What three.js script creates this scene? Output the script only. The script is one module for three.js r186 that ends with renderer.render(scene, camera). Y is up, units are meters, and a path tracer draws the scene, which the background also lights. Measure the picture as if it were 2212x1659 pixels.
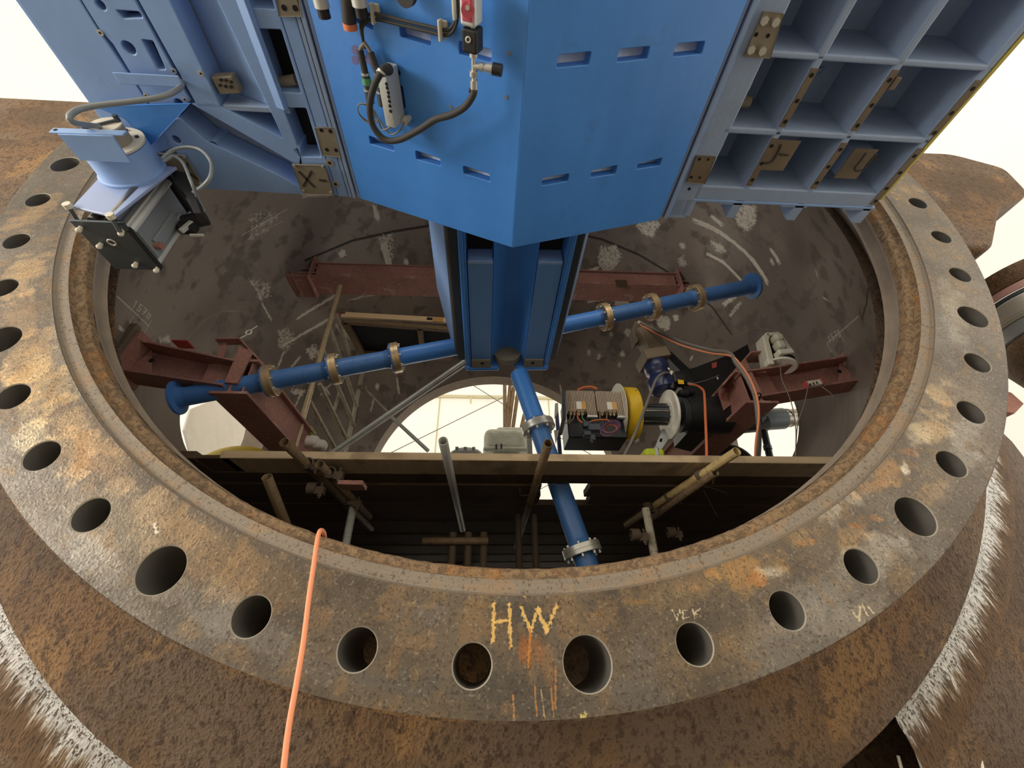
import * as THREE from 'three';
import { mergeGeometries, mergeVertices, toCreasedNormals } from 'three/addons/utils/BufferGeometryUtils.js';
import { RoundedBoxGeometry } from 'three/addons/geometries/RoundedBoxGeometry.js';
import { RectAreaLightUniformsLib } from 'three/addons/lights/RectAreaLightUniformsLib.js';
import { Brush, Evaluator, SUBTRACTION } from 'three-bvh-csg';

// ---------- camera, light, exposure (metres; y up; the casing's bore runs along z, flange face at z = 0) ----------
const scene = new THREE.Scene();
const camera = new THREE.PerspectiveCamera(85.173, 2212 / 1659, 0.05, 60);
camera.position.set(-0.1148, -2.1729, 1.245);
camera.rotation.set(0.5734, -0.06527, -0.01597, 'YXZ');
scene.add(camera);
const renderer = new THREE.WebGLRenderer({ antialias: true });
renderer.toneMapping = THREE.LinearToneMapping;
renderer.toneMappingExposure = 0.8;
renderer.shadowMap.enabled = true;
scene.background = new THREE.Color(0.75, 0.76, 0.78);
RectAreaLightUniformsLib.init();
const ROOM = { x0: -7.2, x1: 7.2, y0: -3.9, y1: 7.2, z0: -10.5, z1: 8 };
const WARM = [1, 0.98, 0.94];
function areaLight(w, h, pos, to, k, c = WARM) {
  const l = new THREE.RectAreaLight(new THREE.Color().setRGB(...c), k, w, h);
  l.position.set(...pos); l.lookAt(...to); scene.add(l); return l;
}
// daylight coming through the white tent fabric: one light per sheet, just in front of it
areaLight(9, 6, [-7.05, -0.3, 2.5], [0, -0.3, 2.5], 1.6);
areaLight(9, 6, [7.05, -0.3, 2.5], [0, -0.3, 2.5], 1.5);
areaLight(10, 7, [0, 1, -10.35], [0, 1, 0], 1.2);
areaLight(12, 5, [0, 4.2, 7.85], [0, 0.6, 0], 2.6);
areaLight(12, 10, [0, 7.05, 0], [0, 0, 0], 0.6);
// the sunlit door flap in the left sheet, towards the front
areaLight(1.9, 2.6, [-6.95, -1.3, 3.2], [0, -1.3, 0.8], 26, [1, 0.95, 0.86]);

// ---------- helpers ----------
let seed = 7;
const rnd = () => { seed = (seed * 1664525 + 1013904223) >>> 0; return seed / 4294967296; };
const rr = (a, b) => a + (b - a) * rnd();
const V = (a) => new THREE.Vector3(...a);
const names = new Map(), bases = new WeakMap();
const numbered = (n) => { const k = names.get(n) || 0; names.set(n, k + 1); return k ? `${n}_${String(k).padStart(3, '0')}` : n; };
function tag(o, label, category, group, kind) {
  o.userData.label = label; if (category) o.userData.category = category;
  if (group) o.userData.group = group; if (kind) o.userData.kind = kind; return o;
}
const shade = (m) => { m.castShadow = m.receiveShadow = true; return m; };
function thing(name, label, category, base, group) {
  const o = new THREE.Group(); o.name = numbered(name); o.position.set(...base); scene.add(o); bases.set(o, V(base));
  return tag(o, label, category, group);
}
const join = (g) => { const l = (Array.isArray(g) ? g : [g]).map((x) => { const y = x.index ? x.toNonIndexed() : x.clone(); for (const k of Object.keys(y.attributes)) if (!['position', 'normal', 'uv'].includes(k)) y.deleteAttribute(k); if (!y.attributes.normal) y.computeVertexNormals(); y.clearGroups(); return y; }); for (const y of l) if (!y.attributes.uv) boxUV(y); return l.length > 1 ? mergeGeometries(l) : l[0]; };
function part(parent, name, geos, m, label, keepUV) {   // geometry is given in world metres
  const g = join(geos), b = bases.get(parent); if (!keepUV) boxUV(g);
  g.translate(-b.x, -b.y, -b.z);
  const o = shade(new THREE.Mesh(g, m)); o.name = name; parent.add(o); bases.set(o, b);
  if (label) o.userData.label = label; return o;
}
function single(name, label, category, geos, m, group, keepUV) {
  const g = join(geos); if (!keepUV) boxUV(g); g.computeBoundingBox(); const bb = g.boundingBox, c = [(bb.min.x + bb.max.x) / 2, bb.min.y, (bb.min.z + bb.max.z) / 2];
  g.translate(-c[0], -c[1], -c[2]);
  const o = shade(new THREE.Mesh(g, m)); o.name = numbered(name); o.position.set(...c); scene.add(o); bases.set(o, V(c));
  return tag(o, label, category, group);
}
function struct(name, geos, m) {
  const g = join(geos); boxUV(g); const o = shade(new THREE.Mesh(g, m)); o.name = numbered(name); o.userData.kind = 'structure'; scene.add(o); bases.set(o, V([0, 0, 0])); return o;
}
function boxUV(g) {   // uv in metres from the dominant direction of the face
  if (g.index) throw new Error('non-indexed expected');
  const p = g.attributes.position, n = p.count, uv = new Float32Array(n * 2), a = new THREE.Vector3(), b = new THREE.Vector3(), c = new THREE.Vector3();
  for (let i = 0; i < n; i += 3) {
    a.fromBufferAttribute(p, i); b.fromBufferAttribute(p, i + 1).sub(a); c.fromBufferAttribute(p, i + 2).sub(a); b.cross(c);
    const x = Math.abs(b.x), y = Math.abs(b.y), z = Math.abs(b.z);
    for (let k = i; k < i + 3; k++) {
      const X = p.getX(k), Y = p.getY(k), Z = p.getZ(k);
      const [u, v] = x >= y && x >= z ? [Z, Y] : y >= z ? [Z, X] : [X, Y];
      uv[2 * k] = u; uv[2 * k + 1] = v;
    }
  }
  g.setAttribute('uv', new THREE.BufferAttribute(uv, 2)); return g;
}
const alongY = (a, b) => { const d = V(b).sub(V(a)), L = d.length(); return [new THREE.Matrix4().compose(V(a).lerp(V(b), 0.5), new THREE.Quaternion().setFromUnitVectors(new THREE.Vector3(0, 1, 0), d.normalize()), new THREE.Vector3(1, 1, 1)), L]; };
const rod = (a, b, r, n = 14, r2 = r) => { const [m, L] = alongY(a, b); return new THREE.CylinderGeometry(r2, r, L, n).applyMatrix4(m); };
function pipe(a, b, r, w = 0.004, n = 20) {   // hollow tube with open, rounded ends
  const [m, L] = alongY(a, b), h = L / 2, q = w / 3;
  const pts = [[r - w, -h + q], [r - w + q, -h], [r - q, -h], [r, -h + q], [r, h - q], [r - q, h], [r - w + q, h], [r - w, h - q], [r - w, -h + q]];
  return toCreasedNormals(new THREE.LatheGeometry(pts.map((p) => new THREE.Vector2(...p)), n), 0.9).applyMatrix4(m);
}
function lathe(pts, axisA, axisB, n = 32, crease = 0.6) {   // pts: [radius, distance from A towards B]
  const [m, L] = alongY(axisA, axisB);
  return toCreasedNormals(new THREE.LatheGeometry(pts.map((p) => new THREE.Vector2(Math.max(p[0], 1e-4), p[1] - L / 2)), n), crease).applyMatrix4(m);
}
const box = (w, h, d, c = [0, 0, 0], r = 0.004) => new RoundedBoxGeometry(w, h, d, 2, Math.min(r, w * 0.45, h * 0.45, d * 0.45)).translate(...c);
function basisBox(c, ux, uy, w, h, d, r = 0.004) {   // box about c with its width along ux and height along uy
  const X = V(ux).normalize(), Y = V(uy).addScaledVector(X, -V(uy).dot(X)).normalize(), Z = X.clone().cross(Y);
  return box(w, h, d, [0, 0, 0], r).applyMatrix4(new THREE.Matrix4().makeBasis(X, Y, Z).setPosition(...c));
}
function bar(a, b, w, h, up = [0, 1, 0], r = 0.003) { const d = V(b).sub(V(a)); return basisBox(V(a).lerp(V(b), 0.5).toArray(), d.toArray(), up, d.length(), h, w, r); }
const curve = (pts) => new THREE.CatmullRomCurve3(pts.map(V), false, 'catmullrom', 0.5);
const hose = (pts, r, seg = 60, n = 10) => { const c = curve(pts), t = new THREE.TubeGeometry(c, seg, r, n); return [t, new THREE.SphereGeometry(r, 8, 6).translate(...pts[0]), new THREE.SphereGeometry(r, 8, 6).translate(...pts[pts.length - 1])]; };
function plate(O, U, W, poly, holes, depth, bevel = 0.003) {   // an outline in the plane (O; U, W) pushed along U x W by depth
  const u = V(U).normalize(), w = V(W).addScaledVector(u, -V(W).dot(u)).normalize(), o = V(O), n = u.clone().cross(w);
  const to2 = (p) => { const d = (p.length === 3 ? V(p) : o.clone().addScaledVector(u, p[0]).addScaledVector(w, p[1])).sub(o); return new THREE.Vector2(d.dot(u), d.dot(w)); };
  const s = new THREE.Shape(poly.map(to2));
  for (const h of holes || []) {
    const P = new THREE.Path();
    if (h.r) { const c = to2(h.c); P.absarc(c.x, c.y, h.r, 0, Math.PI * 2, true); }
    else { const q = h.map(to2), R = h.round || 0.006; roundLoop(P, q, R); }
    s.holes.push(P);
  }
  const g = new THREE.ExtrudeGeometry(s, { depth: depth - 2 * bevel, bevelEnabled: bevel > 0, bevelThickness: bevel, bevelSize: bevel, bevelOffset: -bevel, bevelSegments: 1, curveSegments: 10 }).translate(0, 0, bevel);
  return g.applyMatrix4(new THREE.Matrix4().makeBasis(u, w, n).setPosition(o));
}
function roundLoop(P, q, R) {
  const n = q.length;
  for (let i = 0; i < n; i++) {
    const a = q[(i + n - 1) % n], b = q[i], c = q[(i + 1) % n], p = b.clone().lerp(a, Math.min(0.45, R / b.distanceTo(a))), s = b.clone().lerp(c, Math.min(0.45, R / b.distanceTo(c)));
    if (i) P.lineTo(p.x, p.y); else P.moveTo(p.x, p.y);
    P.quadraticCurveTo(b.x, b.y, s.x, s.y);
  }
  P.closePath();
}
function ibeam(a, b, up, h, w, tf = 0.016, tw = 0.01) {
  const z = V(b).sub(V(a)), L = z.length(); z.normalize();
  const y = V(up).addScaledVector(z, -V(up).dot(z)).normalize(), x = y.clone().cross(z), H = h / 2, W = w / 2, t = tw / 2;
  const s = new THREE.Shape([[-W, -H], [W, -H], [W, -H + tf], [t + 0.01, -H + tf], [t, -H + tf + 0.01], [t, H - tf - 0.01], [t + 0.01, H - tf], [W, H - tf], [W, H], [-W, H], [-W, H - tf], [-t - 0.01, H - tf], [-t, H - tf - 0.01], [-t, -H + tf + 0.01], [-t - 0.01, -H + tf], [-W, -H + tf]].map((p) => new THREE.Vector2(...p)));
  return new THREE.ExtrudeGeometry(s, { depth: L, bevelEnabled: false }).applyMatrix4(new THREE.Matrix4().makeBasis(x, y, z).setPosition(...a));
}
const hexHead = (c, n, r = 0.012, h = 0.009) => rod(c, V(c).addScaledVector(V(n), h).toArray(), r, 6);
const disc = (c, n, r, h, k = 20) => rod(c, V(c).addScaledVector(V(n).normalize(), h).toArray(), r, k);
const add3 = (a, b, k = 1) => [a[0] + b[0] * k, a[1] + b[1] * k, a[2] + b[2] * k];
const mid = (a, b, t = 0.5) => V(a).lerp(V(b), t).toArray();
function flip(g) { g = g.index ? g.toNonIndexed() : g; const p = g.attributes; for (const k of Object.keys(p)) { const A = p[k], s = A.itemSize; for (let i = 0; i < A.count; i += 3) for (let j = 0; j < s; j++) { const t = A.array[(i + 1) * s + j]; A.array[(i + 1) * s + j] = A.array[(i + 2) * s + j]; A.array[(i + 2) * s + j] = t; } } const n = p.normal.array; for (let i = 0; i < n.length; i++) n[i] = -n[i]; return g; }

// ---------- noise and materials ----------
const hash = (x, y, s = 0) => { let h = (x * 374761393 + y * 668265263 + s * 1274126177) | 0; h = Math.imul(h ^ (h >>> 13), 1274126177); return ((h ^ (h >>> 16)) >>> 0) / 4294967296; };
function vnoise(x, y, px, py, s) {   // value noise that repeats every px, py cells (0: never)
  let X = Math.floor(x), Y = Math.floor(y); const fx = x - X, fy = y - Y, u = fx * fx * (3 - 2 * fx), v = fy * fy * (3 - 2 * fy);
  const w = (a, m) => (m ? ((a % m) + m) % m : a), X1 = w(X + 1, px), Y1 = w(Y + 1, py); X = w(X, px); Y = w(Y, py);
  const a = hash(X, Y, s), b = hash(X1, Y, s), c = hash(X, Y1, s), d = hash(X1, Y1, s);
  return a + (b - a) * u + (c - a) * v + (a - b - c + d) * u * v;
}
function vnoise3(x, y, z, s) { const X = Math.floor(x), Y = Math.floor(y), Z = Math.floor(z), fx = x - X, fy = y - Y, fz = z - Z, u = fx * fx * (3 - 2 * fx), v = fy * fy * (3 - 2 * fy), w = fz * fz * (3 - 2 * fz); const L = (k) => { const a = hash(X, Y, k), b = hash(X + 1, Y, k), c = hash(X, Y + 1, k), d = hash(X + 1, Y + 1, k); return a + (b - a) * u + (c - a) * v + (a - b - c + d) * u * v; }; const p = L(s + Z * 131), q = L(s + Z * 131 + 131); return p + (q - p) * w; }
function fbm3(x, y, z, oct, s) { let r = 0, k = 0.5, n = 0; for (let i = 0; i < oct; i++) { r += k * vnoise3(x, y, z, s + i * 7919); n += k; x *= 2; y *= 2; z *= 2; k *= 0.55; } return r / n; }
function fbm(x, y, px, py, oct, s = 0) { let r = 0, k = 0.5, n = 0; for (let i = 0; i < oct; i++) { r += k * vnoise(x, y, px, py, s + i * 17); n += k; x *= 2; y *= 2; px *= 2; py *= 2; k *= 0.55; } return r / n; }
const clamp = (x, a = 0, b = 1) => Math.min(b, Math.max(a, x));
const sm = (a, b, x) => { const t = clamp((x - a) / (b - a)); return t * t * (3 - 2 * t); };
const mixc = (a, b, t) => [a[0] + (b[0] - a[0]) * t, a[1] + (b[1] - a[1]) * t, a[2] + (b[2] - a[2]) * t];
function tex(w, h, data, srgb, rep) {
  const t = new THREE.DataTexture(data, w, h, THREE.RGBAFormat); t.wrapS = t.wrapT = THREE.RepeatWrapping; t.magFilter = THREE.LinearFilter; t.minFilter = THREE.LinearMipmapLinearFilter; t.generateMipmaps = true;
  if (srgb) t.colorSpace = THREE.SRGBColorSpace; if (rep) t.repeat.set(rep, rep); t.needsUpdate = true; return t;
}
// fn(u, v, x, y) -> [r, g, b (0..255 sRGB), roughness, height 0..1]
function paint(w, h, fn, rep, opt = {}) {
  const c = new Uint8Array(w * h * 4), r = new Uint8Array(w * h * 4), b = new Uint8Array(w * h * 4);
  for (let y = 0; y < h; y++) for (let x = 0; x < w; x++) {
    const q = fn(x / w, y / h, x, y), i = (y * w + x) * 4;
    c[i] = q[0]; c[i + 1] = q[1]; c[i + 2] = q[2]; r[i] = r[i + 1] = r[i + 2] = clamp(q[3]) * 255; b[i] = b[i + 1] = b[i + 2] = clamp(q[4] || 0) * 255; c[i + 3] = r[i + 3] = b[i + 3] = 255;
  }
  return { map: tex(w, h, c, true, rep), roughnessMap: opt.noRough ? null : tex(w, h, r, false, rep), bumpMap: opt.noBump ? null : tex(w, h, b, false, rep) };
}
const M = {};
function mat(name, o, t = {}) { const m = new THREE.MeshStandardMaterial({ color: 0xffffff, roughness: 1, metalness: 0, bumpScale: 0.0006, ...o }); for (const k of ['map', 'roughnessMap', 'bumpMap']) if (t[k]) m[k] = t[k]; m.name = name; return (M[name] = m); }
const plain = (name, hex, roughness, metalness = 0, o = {}) => mat(name, { color: new THREE.Color(hex), roughness, metalness, ...o });
{
  const S = 256;
  const grit = paint(S, S, (u, v) => { const n = fbm(u * 24, v * 24, 24, 24, 4, 3), f = fbm(u * 4, v * 4, 4, 4, 4, 9); const k = 205 + 45 * f + 20 * (n - 0.5); return [k, k, k, 0.75 + 0.25 * n, n * 0.7 + f * 0.3]; }, 2);
  const scuff = paint(512, 512, (u, v) => { const n = fbm(u * 40, v * 40, 40, 40, 3, 5), f = fbm(u * 3, v * 3, 3, 3, 5, 11), w = fbm(u * 2, v * 16, 2, 16, 4, 31); const k = 222 + 26 * f + 14 * (w - 0.5) + 4 * (n - 0.5), chip = sm(0.735, 0.75, fbm(u * 9, v * 9, 9, 9, 5, 77)); const c = mixc([k, k, k], [225, 205, 190], chip * 0.2); return [...c, 0.62 + 0.35 * f + 0.2 * (w - 0.5), n * 0.35 + f * 0.65]; }, 1);
  const rust = paint(1024, 1024, (u, v) => {
    const f = fbm(u * 5, v * 5, 5, 5, 6, 21), g = fbm(u * 190, v * 190, 190, 190, 3, 23), m = fbm(u * 64, v * 64, 64, 64, 4, 27), w = fbm(u * 3, v * 3, 3, 3, 4, 29);
    let c = mixc([84, 63, 42], [116, 85, 53], sm(0.25, 0.75, f)); c = mixc(c, [104, 86, 70], sm(0.42, 0.68, w) * 0.7); c = mixc(c, [150, 112, 66], sm(0.62, 0.72, fbm(u * 8, v * 8, 8, 8, 5, 33)) * 0.5); c = mixc(c, [60, 42, 28], sm(0.55, 0.72, m) * 0.6); c = mixc(c, [52, 36, 24], sm(0.6, 0.75, g) * 0.5);
    return [...c, 0.75 + 0.2 * g, g * 0.35 + m * 0.4 + f * 0.25];
  }, 0.7);
  const red = paint(256, 256, (u, v) => { const f = fbm(u * 5, v * 5, 5, 5, 5, 41), g = fbm(u * 50, v * 50, 50, 50, 2, 43); let c = mixc([142, 98, 86], [174, 126, 112], f); c = mixc(c, [188, 162, 148], sm(0.68, 0.75, fbm(u * 8, v * 8, 8, 8, 5, 47)) * 0.6); const k = 0.9 + 0.2 * g; return [c[0] * k, c[1] * k, c[2] * k, 0.75 + 0.2 * f, g]; }, 1.3);
  const tube = paint(256, 256, (u, v) => { const f = fbm(u * 6, v * 6, 6, 6, 5, 51), g = fbm(u * 30, v * 30, 30, 30, 3, 53); let c = mixc([160, 150, 132], [190, 178, 156], f); c = mixc(c, [128, 102, 76], sm(0.56, 0.75, fbm(u * 7, v * 7, 7, 7, 5, 57)) * 0.45); c = mixc(c, [70, 60, 50], sm(0.7, 0.8, g) * 0.4); return [...c, 0.5 + 0.4 * g, g]; }, 2);
  const wood = paint(512, 256, (u, v) => { const w = fbm(u * 3, v * 40, 3, 40, 5, 61), f = fbm(u * 6, v * 6, 6, 6, 4, 63); let c = mixc([172, 148, 116], [204, 180, 146], w); c = mixc(c, [140, 118, 92], sm(0.5, 0.75, f) * 0.7); return [...c, 0.8 + 0.15 * w, w]; }, 1);
  const steel = paint(256, 256, (u, v) => { const w = fbm(u * 2, v * 60, 2, 60, 4, 71), f = fbm(u * 4, v * 4, 4, 4, 4, 73); const k = 178 + 40 * w + 20 * f; return [k, k * 0.985, k * 0.955, 0.55 + 0.4 * f, w]; }, 2);
  const fabric = paint(256, 256, (u, v) => { const f = fbm(u * 5, v * 5, 5, 5, 6, 81); const k = 232 + 20 * (f - 0.5); return [k, k, k, 0.9, f]; }, 0.25);
  mat('bluePaint', { color: new THREE.Color(0x5199f2), roughness: 0.5, bumpScale: 0.0015 }, scuff);
  mat('blueCastHaze', { color: new THREE.Color(0xa3b8da), roughness: 0.62, bumpScale: 0.0025 }, scuff);  // rougher cast finish, greyed so the colour carries the haze glare
  mat('blueColumn', { color: new THREE.Color(0x6c9edf), roughness: 0.6, bumpScale: 0.0015 }, scuff);
  mat('blueArm', { color: new THREE.Color(0x98bcf4), roughness: 0.6, bumpScale: 0.0012 }, scuff);  // paler copy of the blue; haze over the arms is in it
  mat('bluePipe', { color: new THREE.Color(0x5284c8), roughness: 0.5, bumpScale: 0.0015 }, scuff);
  mat('rustShell', { bumpScale: 0.012, roughness: 1 }, rust);
  mat('redOxide', { roughness: 1, bumpScale: 0.001 }, red);
  mat('tube', { color: new THREE.Color(0xffffff), roughness: 1, metalness: 0.1, bumpScale: 0.0008 }, tube);
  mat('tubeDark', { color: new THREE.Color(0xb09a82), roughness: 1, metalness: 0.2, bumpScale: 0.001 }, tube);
  mat('tubeYellow', { color: new THREE.Color(0xffeab4), roughness: 1, bumpScale: 0.001 }, tube);
  mat('tubeWarm', { color: new THREE.Color(0xf4dcb4), roughness: 0.6, metalness: 0.1 }, steel);
  mat('galv', { color: new THREE.Color(0xe0e2de), roughness: 0.7, metalness: 0.2 }, steel);
  mat('steel', { color: new THREE.Color(0xcfccc4), roughness: 0.35, metalness: 0.6 });
  mat('steelDull', { color: new THREE.Color(0xb5ab98), roughness: 1, metalness: 0.3, bumpScale: 0.0008 }, grit);
  mat('brass', { color: new THREE.Color(0xcbb08a), roughness: 0.38, metalness: 0.6 });
  mat('wood', { roughness: 1, bumpScale: 0.003 }, wood);
  mat('woodNew', { color: new THREE.Color(0xecca9c), roughness: 0.8 });
  mat('woodDark', { color: new THREE.Color(0x74685c), roughness: 1, bumpScale: 0.003 }, wood);  // same wood darkened to carry the shade under the platform
  mat('plateGrey', { color: new THREE.Color(0xa09684), roughness: 0.8, metalness: 0.25, bumpScale: 0.0008 }, grit);
  mat('plateBrown', { color: new THREE.Color(0x8a7a66), roughness: 0.8, metalness: 0.25, bumpScale: 0.0008 }, grit);
  mat('alu', { color: new THREE.Color(0xd2d2cc), roughness: 0.45, metalness: 0.3 });
  mat('fin', { color: new THREE.Color(0xcdbca6), roughness: 0.55, metalness: 0.1 });
  mat('concrete', { color: new THREE.Color(0x8f877b), bumpScale: 0.004 }, grit);
  mat('tentSheet', { color: new THREE.Color(0xeae4d4), roughness: 0.9, emissive: new THREE.Color().setRGB(0.6, 0.583, 0.54) }, { map: fabric.map });
  mat('tentFront', { color: new THREE.Color(0xeae4d4), roughness: 0.9, emissive: new THREE.Color().setRGB(0.36, 0.354, 0.336) }, { map: fabric.map });
  mat('tentRoof', { color: new THREE.Color(0xeae4d4), roughness: 0.9, emissive: new THREE.Color().setRGB(0.5, 0.48, 0.43) }, { map: fabric.map });
  mat('grimySheet', { color: new THREE.Color(0xe8e0d2), roughness: 0.95, bumpScale: 0.03 }, fabric);
  mat('coverCloth', { color: new THREE.Color(0xd2d4c4), roughness: 0.9, bumpScale: 0.01 }, grit);
}
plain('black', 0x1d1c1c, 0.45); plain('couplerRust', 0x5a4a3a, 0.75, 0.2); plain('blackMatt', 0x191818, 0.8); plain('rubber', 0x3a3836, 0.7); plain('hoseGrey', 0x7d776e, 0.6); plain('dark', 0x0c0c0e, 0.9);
plain('white', 0xe9e3d3, 0.5); plain('offWhite', 0xd8d0bd, 0.55); plain('yellow', 0xe6bb22, 0.45); plain('yellowDisc', 0xd2b432, 0.6); plain('hiVis', 0xc9d636, 0.7);
plain('orange', 0xf09468, 0.5); plain('orangeDark', 0xc8693c, 0.55); plain('orangeCap', 0xe08258, 0.5); plain('navy', 0x2a3358, 0.3); plain('red', 0xc05060, 0.45); plain('redTag', 0xb04a44, 0.6);
plain('green', 0x5f9b6a, 0.5); plain('purple', 0x6b4a6e, 0.5); plain('violetTag', 0x45407c, 0.5); plain('gearbox', 0x8a7a64, 0.6, 0.3); plain('pinkBand', 0xb48a84, 0.45); plain('chromeBar', 0x8c857c, 0.25, 0.9); plain('limeTape', 0x9bc04a, 0.5);
plain('lightBlue', 0x9aa9cf, 0.28); plain('cableTie', 0xc9c2ae, 0.6); plain('silverPost', 0xb9bcbc, 0.4, 0.5); plain('tentPole', 0xd8cfae, 0.6); plain('yellowEdge', 0xc2b458, 0.5); plain('greyBand', 0x8f9496, 0.5, 0.2); plain('labelOrange', 0xd9a25c, 0.6); plain('gunmetal', 0x4e5459, 0.45, 0.5); plain('engraved', 0x3b352d, 0.9);

// ---------- the setting: a white tent ----------
{
  const R = ROOM, t = 0.06, W = R.x1 - R.x0, H = R.y1 - R.y0, D = R.z1 - R.z0, cy = (R.y0 + R.y1) / 2, cz = (R.z0 + R.z1) / 2;
  struct('floor', box(W + 1, 0.3, D + 1, [0, R.y0 - 0.15, cz]), M.concrete);
  struct('wall_left', box(t, H, D, [R.x0 - t / 2, cy, cz]), M.tentSheet);
  struct('wall_right', box(t, H, D, [R.x1 + t / 2, cy, cz]), M.tentSheet);
  struct('wall_back', box(W, H, t, [0, cy, R.z0 - t / 2]), M.tentSheet);
  struct('wall_front', box(W, H, t, [0, cy, R.z1 + t / 2]), M.tentFront);
  struct('ceiling', box(W + 0.2, t, D + 0.2, [0, R.y1 + t / 2, cz]), M.tentRoof);
  // frame of the back wall, seen through the rear bore
  const z = R.z0 + 0.14;
  const ry = [-0.948,4.812,-10.36][1], fr = thing('tent_frame', 'pale tent frame on the white back wall with rail, poles and crossed bracing wires', 'tent frame', [0, R.y0, z]);
  part(fr, 'rail', bar([R.x0, ry, z], [R.x1, ry, z], 0.1, 0.09), M.tentPole);
  for (const x of [[-1.677,4.803,-10.4][0], [1.825,4.876,-10.4][0], R.x0 + 0.1, R.x1 - 0.1]) part(fr, 'pole', rod([x, R.y0, z - 0.03], [x, ry, z - 0.03], 0.025, 8), M.tentPole);
  for (const [a, b] of [[[-3.216,2.601,-10.2], [0.359,4.725,-10.2]], [[-1.128,5.509,-10.2], [0.388,4.435,-10.2]], [[1.937,3.408,-10.2], [3.39,2.524,-10.2]]]) part(fr, 'bracing_wire', rod(a, b, 0.014, 6), M.hoseGrey);
  part(fr, 'hook', [rod([-0.693,4.781,-10.3], [-0.682,4.523,-10.3], 0.03, 8), rod([-0.753,4.797,-10.3], [-0.619,4.8,-10.3], 0.04, 8)], M.tentPole);
}

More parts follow.
